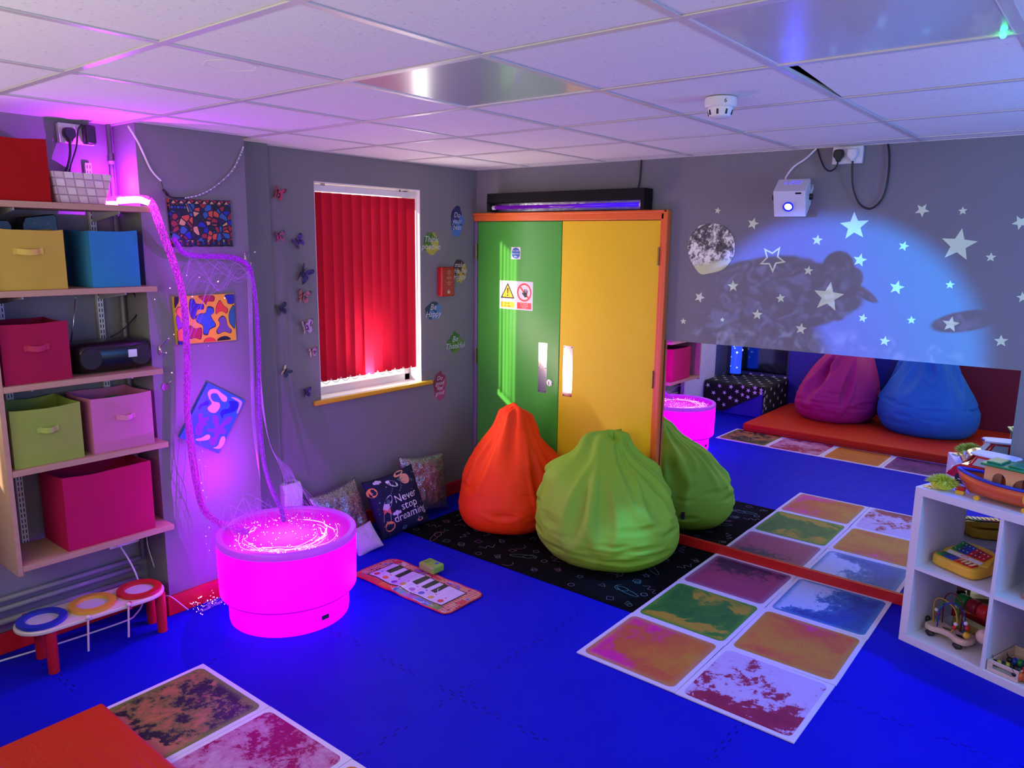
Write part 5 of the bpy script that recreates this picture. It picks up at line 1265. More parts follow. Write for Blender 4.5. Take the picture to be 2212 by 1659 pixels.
# xylophone piano
l, r = kx(.180, .175, .3895, -10); X = thing('toy_xylophone', 'yellow toy xylophone piano with red and blue keys in the upper cube', 'toy', l, r)
MB().prism(cat([(-.105, -.09), (.0, -.105), (.105, -.09), (.108, .03), (.09, .085), (.0, .105), (-.09, .085), (-.108, .03)], 5), .004, .055).build('base', yel, X, bevel=.012, bseg=3)
tiltf = lambda u, v, h: (u, v, .057 + (v + .03) * .30 + h)
MB().prism(cat([(-.095, -.03), (.095, -.03), (.098, .04), (.07, .09), (0, .1), (-.07, .09), (-.098, .04)], 5), -.03, .0, tiltf).build('raised_deck', yel, X, bevel=.006)
MB().prism([(-.085, -.028), (.085, -.028), (.085, -.008), (-.085, -.008)], 0, .004, tiltf).build('white_panel', m_signw, X)
b = MB(); o1, o2 = circ(0, -.018, .019, 20, .0075), circ(0, -.018, .016, 20, .0055)
for i in range(20): b.prism([o1[i], o1[(i + 1) % 20], o2[(i + 1) % 20], o2[i]], 0, .0047, tiltf)
b.build('oval_logo', m_signr, X)
for k in range(8):
    u = -.082 + k * .0205; MB().prism([(u, .0), (u + .019, .0), (u + .019, .075 - .003 * k), (u, .075 - .003 * k)], .002, .008, tiltf).build('chime_bar', [grn, mat('teal toy bar', (.02, .10, .14), .3), blu, blu, red, mat('dark red bar', (.30, .01, .03), .3), red, red][k], X)
b = MB()
for k in range(8):
    for v in (.012, .060 - .003 * k): b.ell(tiltf(-.0725 + k * .0205, v, .009), .0035, None, .002, 8, 4)
b.build('bar_pin', m_signw, X)
for k in range(8): MB().box(-.088 + k * .022, -.088 + k * .022 + .0208, -.088, -.040, .048, .063).build('piano_key', [grn, mat('teal toy bar', (.02, .10, .14)), blu, blu, red, red, mat('dark red bar', (.3, .01, .03)), red][k], X, bevel=.003)
# bead maze cow
l, r = kx(.165, .135, .038, -5); X = thing('bead_maze', 'pale wooden cow-shaped bead maze on black wheels in the lower cube', 'toy', l, r)
pw = mat('pale painted wood', (.70, .52, .40), .4)
MB().prism(cat([(-.105, 0), (-.098, -.042), (-.06, -.055), (-.02, -.036), (.02, -.036), (.06, -.055), (.10, -.045), (.112, 0), (.10, .045), (.06, .055), (.02, .036), (-.02, .036), (-.06, .055), (-.098, .042)], 5), .024, .052).build('body', pw, X, bevel=.008, bseg=3)
MB().ell((-.112, 0, .052), .012, .012, .018, 12, 8).build('tail_knob', BLACK, X, smooth=True)
for sx_ in (-.065, .07):
    for sy_ in (-.048, .048): MB().cyl((sx_, sy_ - .008, .013), (sx_, sy_ + .008, .013), .0125, None, 20).ell((sx_, sy_, .014), .024, .012, .013, 16, 8).build('wheel', BLACK, X, smooth=True)
b = MB()
for (u, v, s) in ((-.01, -.01, .022), (.065, -.02, .026), (.04, .025, .015)): b.prism(cat([(u - s, v), (u, v - s * .5), (u + s, v - .002), (u + s * .4, v + s * .6)], 4), .0518, .0528)
b.build('black_patch', BLACK, X)
MB().ell((.15, .01, .085), .035, .03, .034, 16, 10).ell((.178, .0, .07), .018, .02, .016, 12, 8).build('head', pw, X, smooth=True)
for col_, P in ((mat('maroon wire', (.16, .01, .02), .35), [(-.06, .03, .05), (-.065, .035, .17), (-.03, .03, .215), (.02, .03, .19), (.03, .03, .12), (.03, .03, .05)]), (blu, [(-.045, -.03, .05), (-.04, -.03, .14), (-.01, -.02, .185), (.03, 0, .18), (.05, .02, .13), (.05, .02, .05)]),
              (mat('yellow wire', (.60, .33, .04), .35), [(-.085, 0, .05), (-.09, 0, .15), (-.05, -.01, .188), (.02, -.02, .17), (.045, -.03, .11), (.02, -.03, .05)]), (grn, [(-.08, .02, .05), (-.06, .01, .15), (-.02, 0, .175), (.02, .01, .14), (.0, .01, .05)])):
    MB().tube(cat(P, 8, False), .0032, 8).build('wire', col_, X, smooth=True)
for (p, s, mm_) in (((-.076, .018, .09), .010, red), ((-.08, .005, .115), .009, m_signw), ((.035, -.028, .085), .012, red), ((.04, -.028, .105), .010, m_signw), ((.095, -.03, .075), .016, yel), ((.09, -.02, .105), .012, red), ((.05, .02, .10), .011, blu), ((.075, -.01, .12), .010, m_signw)):
    MB().ell(p, s, None, None, 12, 8).build('bead', mm_, X, smooth=True)
l, r = kx(.215, .285, .0385, -12); X = thing('toy_roller', 'green and red toy roller train behind the cow bead maze', 'toy', l, r)
for k, mm_ in enumerate((grn, mat('dark red bar', (.3, .01, .03)), red, mat('teal toy bar', (.02, .10, .14)))):
    MB().cyl((-.11 + k * .056, 0, .135), (-.06 + k * .056, 0, .135), .036, None, 20).build('drum', mm_, X, bevel=.008)
MB().box(-.115, .115, -.03, .03, .0, .05).box(-.112, -.10, -.012, .012, .05, .12).box(.10, .112, -.012, .012, .05, .12).build('carriage', mat('olive toy plastic', (.35, .26, .06), .4), X, bevel=.006)
l, r = kx(.30, .355, .0385, 0); X = thing('toy_bowl', 'teal scalloped toy bowl at the back of the lower cube', 'toy', l, r)
b = MB(); vs = []; fs = []
for rr, zz in ((.028, .0), (.030, .004), (.032, .06), (.034, .19), (.032, .225), (.026, .228), (.026, .2)): vs += [((rr + .0018 * cos(9 * 2 * pi * k / 72)) * cos(2 * pi * k / 72), (rr + .0018 * cos(9 * 2 * pi * k / 72)) * sin(2 * pi * k / 72), zz) for k in range(72)]
for j in range(6): fs += [(j * 72 + k, j * 72 + (k + 1) % 72, (j + 1) * 72 + (k + 1) % 72, (j + 1) * 72 + k) for k in range(72)]
b.add(vs, fs + [tuple(range(71, -1, -1)), tuple(432 + k for k in range(72))]).build('bowl', mat('teal plastic', (.02, .12, .13), .35), X, auto=50)
# wooden tray with toys
l, r = kx(.394, .014, .0395, 0); X = thing('wooden_tray', 'small pale wooden tray with slotted handle holding toy insects in the lower cube', 'tray', l, r)
hs = [(.0, .0), (.125, .0), (.125, .052), (.0, .052)]
b = MB(); slot = [(.03, .018), (.095, .018), (.102, .026), (.095, .034), (.03, .034), (.023, .026)]
for y0_ in (0, ):
    b.box(0, .125, 0, .008, 0, .016).box(0, .125, 0, .008, .036, .052).box(0, .022, 0, .008, .016, .036).box(.103, .125, 0, .008, .016, .036)
b.box(0, .125, .232, .24, 0, .05).box(0, .007, .008, .232, 0, .045).box(.118, .125, .008, .232, 0, .045).box(.007, .118, .008, .232, 0, .006)
b.build('tray_frame', pw, X, bevel=.0015)
def bug(u, w, cols, lab, s=1.):
    l, r = kx(u, w, .0468, 25); Y = thing('toy_insect', lab, 'toy', l, r)
    for k, mm_ in enumerate(cols): MB().ell((-.018 * s + .016 * s * k, 0, .017 * s), .012 * s, .015 * s, .0165 * s, 14, 8).build('segment', mm_, Y, smooth=True)
    MB().ell((-.034 * s, 0, .02 * s), .011 * s, None, None, 12, 8).tube([(-.038 * s, .005, .028 * s), (-.046 * s, .01, .045 * s)], .0012).tube([(-.038 * s, -.005, .028 * s), (-.046 * s, -.01, .045 * s)], .0012).build('head', BLACK, Y, smooth=True)
ylb = mat('bee yellow', (.6, .55, .05), .35)
bug(.435, .075, (ylb, BLACK, ylb, BLACK), 'black and yellow toy bee in the small wooden tray')
bug(.470, .145, (blu, grn, blu, mat('teal plastic', (.02, .12, .13))), 'blue and green toy beetle at the back of the wooden tray', 1.2)
bug(.545, .085, (red, orgt, ylb, red), 'red and orange toy caterpillar beside the wooden tray', 1.5)
bug(.540, .040, (orgt, orgt, red, orgt), 'orange toy crab at the front edge beside the wooden tray', 1.2)
# wooden ladder toy
l, r = kx(.46, .10, .3895, 4); X = thing('wooden_run', 'brown wooden ball run toy with carved rungs in the second upper cube', 'toy', l, r)
br = mat('reddish brown wood', (.22, .09, .06), .5); n = NT(br); c = n.coord(); n.color(n.mix(n.noise(c, 30, 4, .6, 2.), (.16, .06, .045), (.30, .13, .09)))
for x0 in (0, .16): MB().prism([(-.03, 0), (.13, 0), (.105, .012), (.085, .235), (.012, .235), (-.008, .012)], x0, x0 + .022, lambda u, v, h: (h, u, v)).build('side_post', mat('pinkish pale wood', (.42, .20, .15), .5), X, bevel=.003)
for k in range(5): MB().box(.022, .16, .01 + .004 * (k % 2), .085, .035 + k * .042, .047 + k * .042).build('rung', br, X, bevel=.003)
MB().box(.022, .16, .078, .088, .012, .225).build('back_panel', br, X)
# boat
l, r = kx(.345, .112, .770, 4); X = thing('toy_boat', 'orange and blue toy boat with green roofed cabin on top of the white cube shelf', 'toy', l, r)
def hullsec(f):   # f 0 bow .. 1 stern
    w = .082 * (sin(min(f * 1.9, 1) * pi / 2) ** .8) * (1 - .25 * max(0, f - .6)); return w
b = MB(); vs = []; fs = []; NF, NA = 20, 12
for i in range(NF + 1):
    f = i / NF; w = max(hullsec(f), .002); zt = .088 + .022 * (1 - f) ** 2 + .010 * f * f
    for k in range(NA + 1):
        a = pi * k / NA; vs.append((-.185 + .37 * f + .03 * (1 - f) * (1 - sin(a)) * -1 + .03 * (1 - f) * sin(a), -w * cos(a) * (1 if abs(cos(a)) > .999 else 1), .013 + (zt - .013) * (1 - sin(a) ** .55)))
for i in range(NF): fs += [(i * (NA + 1) + k, i * (NA + 1) + k + 1, (i + 1) * (NA + 1) + k + 1, (i + 1) * (NA + 1) + k) for k in range(NA)]
fs.append(tuple(NF * (NA + 1) + k for k in range(NA + 1)))
b.add(vs, fs); h = b.build('hull', orgt, X, smooth=True); so = h.modifiers.new('s', 'SOLIDIFY'); so.thickness = .004; so.offset = 1
rim = []
for i in range(NF + 1): rim.append(vs[i * (NA + 1)])
for i in range(NF, -1, -1): rim.append(vs[i * (NA + 1) + NA])
MB().tube(rim, .0075, 8, closed=True).build('blue_rim', blu, X, smooth=True)
dk = MB(); dv = [(p[0], p[1] * .96, .06) for p in rim]; dk.add(dv, [tuple(range(len(dv)))]); dk.build('blue_deck', blu, X)
for sy_ in (-.055, .045):
    fr_ = lambda u, v, h, sy_=sy_: (u, sy_ + h, v)
    b = MB(); arch = [(-.085, .06), (-.085, .165), (.155, .165), (.155, .06), (.130, .06)]
    arch += [(.130 - .0 * k, .06) for k in range(0)] + [(.078 + .052 * cos(a), .085 + .052 * sin(a)) for a in [radians(5 + 17 * k) for k in range(11)]] + [(.026, .06), (.004, .06)]
    arch += [(-.026 + .028 * cos(a), .105 + .036 * sin(a)) for a in [radians(5 + 17 * k) for k in range(11)]] + [(-.056, .06)]
    b.prism(arch, 0, .010, fr_); b.build('cabin_wall', peach, X)
b = MB(); b.box(-.10, .165, -.072, .068, .1655, .176)
for k in range(3): b.box(-.085 + k * .085, -.025 + k * .085, -.05, .05, .176, .184)
b.build('green_roof', grn, X, bevel=.006)
for sx_, sy_ in ((-.10, -.062), (.09, -.068), (-.10, .058), (.09, .064)): MB().cyl((sx_, sy_ - .007, .011), (sx_, sy_ + .007, .011), .011, None, 20).build('wheel', yel, X, auto=40)
MB().cyl((.112, -.0865, .062), (.112, -.079, .062), .030, None, 24).ell((.112, -.088, .062), .01, .004, .01, 12, 6).build('side_wheel', yel, X, auto=40)
MB().ell((.135, -.02, .085), .022, .022, .03, 14, 10).ell((.135, -.02, .125), .017, None, None, 14, 10).build('blue_passenger', mat('bright blue toy', (.03, .18, .65), .35), X, smooth=True)
# red car
l, r = kx(.168, .300, .770, 3); X = thing('toy_car', 'shiny red toy car with white roof behind the boat on the cube shelf', 'toy', l, r)
sec = [(-.11, .018), (-.112, .045), (-.09, .066), (-.055, .072), (.10, .072), (.112, .05), (.112, .018)]
MB().prism(cat(sec, 4), -.052, .052, lambda u, v, h: (u, h, v)).build('body', mat('red gloss toy', (.50, .008, .012), .15, coat=.6), X, bevel=.008, bseg=3)
MB().prism([(-.062, .068), (-.035, .112), (.07, .112), (.095, .068)], -.046, .046, lambda u, v, h: (u, h, v)).build('cabin', mat('red gloss toy', (.5, .008, .012)), X, bevel=.008, bseg=3)
MB().prism(cat([(-.048, -.044), (.078, -.044), (.085, 0), (.078, .044), (-.048, .044), (-.055, 0)], 4), .1115, .119).build('white_roof', m_signw, X, bevel=.003)
m_win = mat('pale toy window', (.45, .52, .52), .1)
for sy_ in (-.0475, .0465): MB().prism([(-.043, .075), (-.026, .104), (.018, .104), (.018, .075)], sy_, sy_ + .001, lambda u, v, h: (u, h, v)).prism([(.026, .075), (.026, .104), (.062, .104), (.078, .075)], sy_, sy_ + .001, lambda u, v, h: (u, h, v)).build('side_window', m_win, X)
MB().add([(-.0625, -.038, .0745), (-.0625, .038, .0745), (-.0405, .038, .106), (-.0405, -.038, .106)], [(0, 1, 2, 3)]).build('windscreen', m_win, X)
for sx_ in (-.07, .07):
    for sy_ in (-.054, .054): MB().cyl((sx_, sy_ - .008, .021), (sx_, sy_ + .008, .021), .021, None, 20).build('wheel', BLACK, X, auto=40)
for sy_ in (-.032, .032): MB().ell((-.112, sy_, .045), .005, .012, .012, 12, 8).build('headlamp', m_signw, X, smooth=True)
X.scale = (1.28, 1.15, 1.3)
# spiky toy, yellow flower piece, block
l, r = kx(.088, .058, .770, 0); X = thing('spiky_toy', 'lime green fluffy spiky toy at the corner of the cube shelf top', 'toy', l, r)
spk = mat('lime bristle', (.62, .75, .03), .5)
MB().ell((0, 0, .027), .052, .040, .026, 18, 12).build('core', spk, X, smooth=True)
b = MB(); rnd = random.Random(4)
for k in range(420):
    a, e = rnd.uniform(0, 2 * pi), rnd.uniform(-.15, pi / 2); d = V((cos(a) * cos(e), sin(a) * cos(e), sin(e))); p = V((d.x * .050, d.y * .038, .027 + d.z * .025))
    q = p + V((d.x * .022, d.y * .022, d.z * .018)) + V((rnd.uniform(-.008, .008), rnd.uniform(-.008, .008), rnd.uniform(-.004, .006))); q.z = max(q.z, .003)
    b.tube([p, (p + q) / 2 + V((0, 0, .003)), q], [.0016, .0013, .0004], 4)
tag(b.build('bristles', spk, X, smooth=True), kind='stuff')
l, r = kx(.040, .045, .770, 0); X = thing('toy_flower', 'flat pale yellow plastic flower piece lying at the very corner of the cube shelf top', 'toy', l, r)
b = MB()
for k in range(6): a = k * pi / 3; b.prism(cat([(.004 * cos(a), .004 * sin(a)), (.022 * cos(a - .35), .022 * sin(a - .35)), (.032 * cos(a), .032 * sin(a)), (.022 * cos(a + .35), .022 * sin(a + .35))], 4), .0005, .004 + .001 * (k % 2))
b.build('petal_ring', mat('pale yellow plastic', (.85, .68, .30), .25), X); MB().ell((0, 0, .005), .008, None, .004, 12, 6).build('centre', yel, X, smooth=True)
l, r = kx(.165, .070, .770, 10); X = thing('toy_block', 'small yellow and red toy block tucked beside the boat bow on the cube shelf', 'toy', l, r)
MB().box(-.018, .018, -.014, .014, .0005, .018).build('yellow_half', yel, X, bevel=.002); MB().box(-.018, .018, -.014, .014, .0182, .034).build('red_half', red, X, bevel=.002)

# ------------------------------------------------------------------ the side of the room the mirror shows
m_vinyl = mat('red vinyl', (.54, .032, .006), .5, spec=.15); n = NT(m_vinyl); c = n.coord(); mp = n.n('ShaderNodeMapping', i_Vector=c); mp.inputs['Scale'].default_value = (1.5, 5, 1); mp.inputs['Rotation'].default_value = (0, 0, .5)
n.bump(n.noise(mp.outputs[0], 3.2, 3, .5, .8), .35, .03)
t = thing('gym_mat', 'large orange-red vinyl gym mat on the floor beside the second row of liquid tiles', 'mat', (2.1, -3.8, .0095))
MB().box(.86, 3.36, -4.50, -3.135, .0095, .085).build('padded_top', m_vinyl, t, world=True, bevel=.012, bseg=3)
b = MB().box(.857, 3.363, -3.1348, -3.1325, .03, .036); b.build('seam', mat('dark red seam', (.2, .015, .01), .6), t, world=True)
prof_p = [(.0, .28), (.004, .33), (.06, .385), (.15, .415), (.26, .41), (.38, .375), (.50, .32), (.62, .25), (.72, .18), (.80, .12), (.86, .085), (.88, .05), (.885, .0)]
beanbag('magenta bean bag on the red gym mat in front of the blue padded wall', (.42, .02, .16), (1.475, -4.06), prof_p, seed=2.2, lean=(.16, -.04), z0=.086, folds=.05)
prof_b = [(.0, .30), (.004, .36), (.06, .42), (.15, .455), (.25, .45), (.36, .405), (.48, .335), (.58, .28), (.68, .235), (.77, .19), (.84, .14), (.87, .08), (.875, .0)]
beanbag('bright blue bean bag on the red gym mat in front of the dark red pad', (.02, .17, .50), (2.36, -4.02), prof_b, seed=5.5, lean=(-.06, -.05), z0=.086, folds=.06, ell=.93)
m_bp = mat('blue padded vinyl', (.012, .025, .33), .5); m_rp = mat('dark red padded vinyl', (.20, .008, .012), .5)
for nm, x0, x1, mm_, lab in (('blue', .80, 2.06, m_bp, 'blue padded wall panel behind the magenta bean bag'), ('red', 2.07, 3.40, m_rp, 'dark red padded wall panel beside the blue bean bag')):
    t = tag(MB().box(x0, x1, -4.585, -4.515, .004, 1.22).build('padded_panel', mm_, bevel=.02, bseg=3), lab, 'wall pad', 'padded wall panels')
# podium, cloth and bubble tube
t = thing('corner_podium', 'low blue padded podium in the corner under a starry cloth', 'podium', (.46, -4.15, 0))
MB().box(.145, .80, -4.49, -3.80, .001, .352).build('padded_block', m_bp, t, world=True, bevel=.015, bseg=3)
m_cl = mat('black star cloth', (.005, .005, .006), .85)
t = thing('star_cloth', 'black cloth with white stars draped over the blue corner podium', 'cloth', (.46, -4.1, .36))
NX, NY = 46, 34; vs = []
def clothp(i, j):
    u, v = -.02 + 1.04 * i / NX, 1.30 * j / NY       # u along x over the edges, v from the back to the front
    x, y, z = .10 + u, -4.56 + v + .0, .3565
    dx = max(0, x - .812); fx = max(0, .108 - x); dy = max(0, y + 3.788)
    if dx: x = .812 + .012; z -= dx
    if fx: x = .108 - .006; z -= min(fx, .2)
    if dy:
        y = -3.788 + .012 + .01 * sin(u * 26) * min(1, dy * 8); z -= dy * (.10 + .80 * max(0, (.74 - u)) / .74)
    if y < -4.50: y = -4.50
    return (min(max(x, .128), .83) , y, max(z + .004 * sin(u * 31) * cos(v * 23), .03))
vs = [clothp(i, j) for j in range(NY + 1) for i in range(NX + 1)]
c_ = MB().add(vs, [(j * (NX + 1) + i, j * (NX + 1) + i + 1, (j + 1) * (NX + 1) + i + 1, (j + 1) * (NX + 1) + i) for j in range(NY) for i in range(NX)])
ob = c_.build('cloth', m_cl, t, world=True, smooth=True)
b = MB(); rnd = random.Random(8)
def onto(i, j, k):
    p, px_, py_ = V(clothp(i, j)), V(clothp(i + .4, j)) - V(clothp(i, j)), V(clothp(i, j + .4)) - V(clothp(i, j))
    if px_.length < 1e-5 or py_.length < 1e-5: return
    nn = px_.cross(py_); 
    if nn.length < 1e-9: return
    nn.normalize(); px_.normalize(); q = nn.cross(px_); a = rnd.uniform(0, 6)
    b.add([p + nn * .004 + px_ * x + q * y for x, y in star(0, 0, .028, .011, degrees_(a))], [tuple(range(10))])
degrees_ = lambda a: a * 57.3
for j in range(1, NY, 3):
    for i in range(1 + (j // 3) % 2 * 3, NX, 6): onto(i, j, 0)
b.build('white_stars', m_signw, t, world=True)
t = thing('bubble_tube', 'tall blue lit bubble tube in the corner behind the starry podium', 'lamp', (.23, -4.38, .372))
tm = mat('blue lit water', (.02, .05, .5), .1, emit=(.02, .08, 1.), es=1.1)
MB().cyl((.23, -4.38, .374), (.23, -4.38, 1.75), .062, None, 28).build('water_column', tm, t, world=True, auto=40)
MB().cyl((.23, -4.38, .362), (.23, -4.38, .373), .09, None, 28).cyl((.23, -4.38, 1.751), (.23, -4.38, 1.79), .07, None, 28).build('collar', BLACK, t, world=True, auto=40)
b = MB(); rnd = random.Random(2)
for k in range(46): a = rnd.uniform(0, 6.28); b.ell((.23 + .062 * cos(a), -4.38 + .062 * sin(a), rnd.uniform(.4, 1.7)), rnd.choice((.006, .009, .013)), None, None, 8, 6)
tag(b.build('bubbles', mat('bubble glow', (.5, .6, .9), .1, emit=(.5, .65, 1.), es=1.6), t, world=True, smooth=True), kind='stuff')
t = tag(MB().box(.05, .74, Y0 + .001, Y0 + .006, .37, 1.9).build('acrylic_mirror', mat('dull mirror silver', (.12, .16, .25), .12, 1.)), 'dull acrylic mirror panel on the wall behind the bubble tube', 'mirror')
# radiator under the second window
t = thing('radiator', 'white ribbed panel radiator under the far window beside the shelving', 'radiator', (.06, -3.75, .15))
m_rad = mat('white radiator enamel', (.72, .70, .73), .35)
b = MB(); y = -4.08; P = []
while y < -3.36: P += [(y, .098), (y + .012, .110), (y + .026, .110), (y + .038, .098)]; y += .045
P = [(x_, y_) for y_, x_ in P]
b.prism([(.045, -4.09)] + P + [(.098, -3.345), (.045, -3.345)], .14, .80); b.build('panel', m_rad, t, world=True)
MB().box(.04, .112, -4.092, -3.343, .801, .815).build('top_grille', m_rad, t, world=True, bevel=.003)
MB().cyl((.075, -3.32, .0), (.075, -3.32, .19), .009, None, 10).cyl((.075, -3.345, .19), (.075, -3.30, .19), .014, None, 12).cyl((.075, -3.30, .19), (.075, -3.265, .19), .022, .019, 16).build('valve', m_rad, t, world=True, auto=40)
b = MB()
for yy in (-3.95, -3.5): b.box(.0008, .045, yy - .015, yy + .015, .2, .7)
b.build('wall_bracket', m_rad, t, world=True)

# ------------------------------------------------------------------ light
def area(name, loc, rot, sx, sy, col, radiance, spread=180):
    l = bpy.data.lights.new(name, 'AREA'); l.shape = 'RECTANGLE'; l.size = sx; l.size_y = sy; l.color = col
    l.energy = radiance * pi * sx * sy; l.spread = radians(spread)
    o = bpy.data.objects.new(name, l); COL.objects.link(o); o.location = loc; o.rotation_euler = rot; return o
def point(name, loc, col, watts, r=.05):
    l = bpy.data.lights.new(name, 'POINT'); l.color = col; l.energy = watts; l.shadow_soft_size = r
    o = bpy.data.objects.new(name, l); COL.objects.link(o); o.location = loc; return o
def spot(name, loc, target, col, watts, ang, blend=.3, r=.01):
    l = bpy.data.lights.new(name, 'SPOT'); l.color = col; l.energy = watts; l.spot_size = radians(ang); l.spot_blend = blend; l.shadow_soft_size = r
    o = bpy.data.objects.new(name, l); COL.objects.link(o); o.location = loc
    o.rotation_euler = (V(target) - V(loc)).to_track_quat('-Z', 'Y').to_euler(); return o
EY = pi / 2
w = bpy.data.worlds.new('sky'); SC.world = w; w.use_nodes = True
w.node_tree.nodes['Background'].inputs[0].default_value = (1., .97, .95, 1); w.node_tree.nodes['Background'].inputs[1].default_value = 1.3
area('daylight_window_1', (-.20, -.99, 1.55), (0, -EY, 0), 1.26, .83, (1., .95, .95), .2)
area('daylight_window_1_side', (-.62, -.10, 1.62), (0, 0, 0), .9, 1.5, (1., .96, .94), 3.4).rotation_euler = V((.5, -1.3, -.05)).to_track_quat('-Z', 'Z').to_euler()
area('daylight_window_2', (-.02, -3.83, 1.56), (0, -EY, 0), 1.1, .88, (1., .84, .68), 1.6)
area('daylight_sill_gap', (.0, -.99, .945), (0, 0, 0), .82, .05, (1., .72, .70), 125.).rotation_euler = V((.72, 0, .70)).to_track_quat('-Z', 'X').to_euler()
area('fill_right', (X1 - .05, -2.4, 1.35), (0, EY, 0), 1.6, 3.2, (.92, .86, 1.), 1.35)  # added lavender fill for the whole room; this wall has no window
area('fill_front', (2.1, Y0 + .04, 1.66), (EY, 0, 0), 2.6, .8, (1., .96, .66), 4.6)  # added warm fill aimed at the door wall, no opening behind it
area('daylight_edge_gap', (.014, -.60, 1.5), (0, 0, 0), 1.15, .04, (1., .93, .93), 26.).rotation_euler = V((1., 0, -.10)).to_track_quat('-Z', 'X').to_euler()
sn = bpy.data.lights.new('sun', 'SUN'); sn.energy = 8; sn.angle = radians(1.5); sn.color = (1., .86, .62)
so = bpy.data.objects.new('sun', sn); COL.objects.link(so); so.location = (-2, -8, 4); so.rotation_euler = V((.38, .9, -.26)).to_track_quat('-Z', 'Y').to_euler()
point('fibre_source_glow', (.16, -2.62, 2.09), (.50, .02, 1.), 11, .0)
for zz, yy, ww in ((1.80, -2.44, 1.0), (1.45, -2.37, 1.2), (1.05, -2.38, 2.8), (.68, -2.36, 6.5)): point('fibre_glow', (.43, yy + .08, zz), (.42, .0, 1.), ww * 1.9, .0)
point('blue_lamp', (4.6, -1.2, 1.8), (.0, .30, 1.), 62, .15)
spot('led_spot_corner', (3.62, -.12, 2.2), (3.0, -2.6, 0), (.0, .0, 1.), 150, 100, .6, .03)
spot('led_box_beam', (2.335, -.30, 2.03), (2.6, -2.4, 0), (.02, .03, 1.), 20, 120, .6, .02)
spot('led_box_side_beam', (2.20, -.30, 2.03), (1.83, -.70, .40), (.03, .35, 1.), 190, 13, .8, .02)
# slide projector: its picture is in the beam
PX, PY, PZ = 2.40, -3.95, 1.95
pr_ = spot('slide_projector', (PX, PY, PZ), (PX, 0, PZ), (1, 1, 1), 1750, 44, .02, .004)
pr_.data.use_nodes = True; nt_ = pr_.data.node_tree; n = NT.__new__(NT); n.t = nt_; n.b = None; n.m = None
geo = n.n('ShaderNodeNewGeometry'); I = n.xyz(geo.outputs['Incoming'])
X = n.math('ADD', n.math('MULTIPLY', n.math('DIVIDE', I[0], I[1]), -PY), PX); Z = n.math('ADD', n.math('MULTIPLY', n.math('DIVIDE', I[2], I[1]), -PY), PZ)
def ellm(cx, cz, rx, rz, rot=0, soft=.10, warp=None):
    dx, dz = n.math('SUBTRACT', X, cx), n.math('SUBTRACT', Z, cz); c_, s_ = cos(rot), sin(rot)
    u = n.math('DIVIDE', n.math('ADD', n.math('MULTIPLY', dx, c_), n.math('MULTIPLY', dz, s_)), rx); v = n.math('DIVIDE', n.math('SUBTRACT', n.math('MULTIPLY', dz, c_), n.math('MULTIPLY', dx, s_)), rz)
    d = n.math('SQRT', n.math('ADD', n.math('MULTIPLY', u, u), n.math('MULTIPLY', v, v)))
    if warp is not None: d = n.math('ADD', d, warp)
    return n.step(d, 1 + soft, 1 - soft)
P3 = n.n('ShaderNodeCombineXYZ'); n.set(P3.inputs[0], X); n.set(P3.inputs[1], Z)
nz = n.noise(P3.outputs[0], 7, 5, .6); wp = n.math('MULTIPLY', n.math('SUBTRACT', nz, .5), .35)
disc = ellm(2.50, 1.27, .76, .74, 0, .10)
fish = ellm(2.21, 1.60, .47, .205, .05, .05, wp)
fish = n.math('MAXIMUM', fish, ellm(2.55, 1.745, .085, .095, 0, .08)); fish = n.math('MAXIMUM', fish, n.math('MAXIMUM', ellm(2.665, 1.64, .11, .026, -.55, .12), ellm(2.62, 1.70, .06, .06, 0, .1)))
fish = n.math('MAXIMUM', fish, ellm(2.52, 1.57, .17, .075, .1, .12)); fish = n.math('MAXIMUM', fish, ellm(3.16, 1.515, .15, .05, .25, .12))
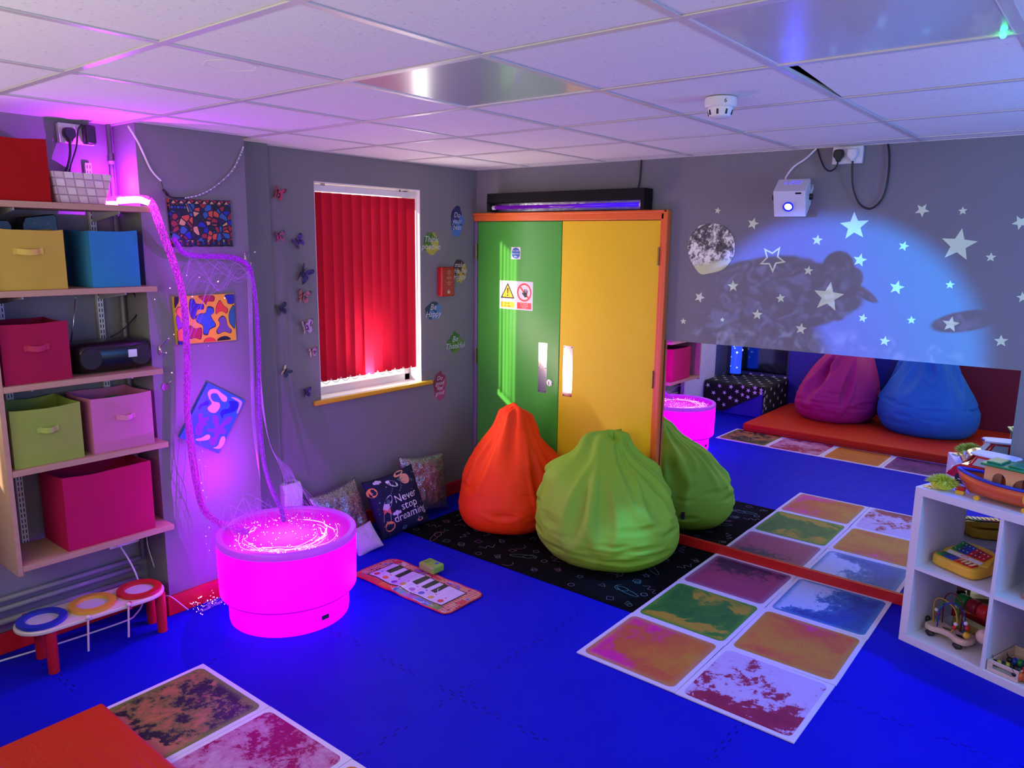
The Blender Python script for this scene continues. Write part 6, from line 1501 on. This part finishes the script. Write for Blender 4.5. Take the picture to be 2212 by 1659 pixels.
low = n.math('MULTIPLY', n.step(Z, 1.62, 1.54), n.step(X, n_lo := 2.62, 2.40) if False else n.step(n.math('ADD', X, n.math('MULTIPLY', Z, .55)), 3.31, 3.19))
bright = n.math('MULTIPLY', disc, n.math('MULTIPLY', n.math('SUBTRACT', 1., fish), n.math('SUBTRACT', 1., low)))
cl = n.noise(P3.outputs[0], 9, 6, .6, .8); cloud = n.math('MULTIPLY', n.step(cl, .50, .64), n.step(Z, 1.46, 1.36))
rimx = n.step(n.math('ADD', X, n.math('MULTIPLY', Z, .5)), 3.2, 3.95)
colr = n.mix(rimx, (.06, .14, 1.), (.0, .27, 1.))
sky_ = n.mix(bright, (0, 0, 0), colr)
tex = n.math('MULTIPLY', n.math('MULTIPLY', disc, .16), n.step(n.noise(P3.outputs[0], 13, 5, .65, 1.2), .46, .68))
tex = n.math('MULTIPLY', tex, n.math('SUBTRACT', 1., bright))
tot = n.n('ShaderNodeMix'); tot.data_type = 'RGBA'; tot.blend_type = 'ADD'; tot.inputs[0].default_value = 1.
n.set(tot.inputs[6], sky_); n.set(tot.inputs[7], n.mix(tex, (0, 0, 0), (.35, .45, 1.5)))
tot2 = n.n('ShaderNodeMix'); tot2.data_type = 'RGBA'; tot2.blend_type = 'ADD'; n.set(tot2.inputs[0], n.math('MULTIPLY', cloud, n.math('MULTIPLY', disc, .30)))
n.set(tot2.inputs[6], tot.outputs[2]); tot2.inputs[7].default_value = (.35, .42, .8, 1)
em = [q for q in nt_.nodes if q.type == 'EMISSION'][0]; n.set(em.inputs[0], tot2.outputs[2]); em.inputs[1].default_value = 1.

SC.view_settings.view_transform = 'Standard'; SC.view_settings.look = 'None'; SC.view_settings.exposure = 0.; SC.view_settings.gamma = 1.
SC.view_settings.use_curve_mapping = False
cy = SC.cycles
cy.max_bounces = 5; cy.diffuse_bounces = 3; cy.glossy_bounces = 4; cy.use_adaptive_sampling = True; cy.adaptive_threshold = .07; cy.transmission_bounces = 4; cy.transparent_max_bounces = 8
cy.sample_clamp_indirect = 4.; cy.use_denoising = True; cy.caustics_reflective = True; cy.caustics_refractive = False
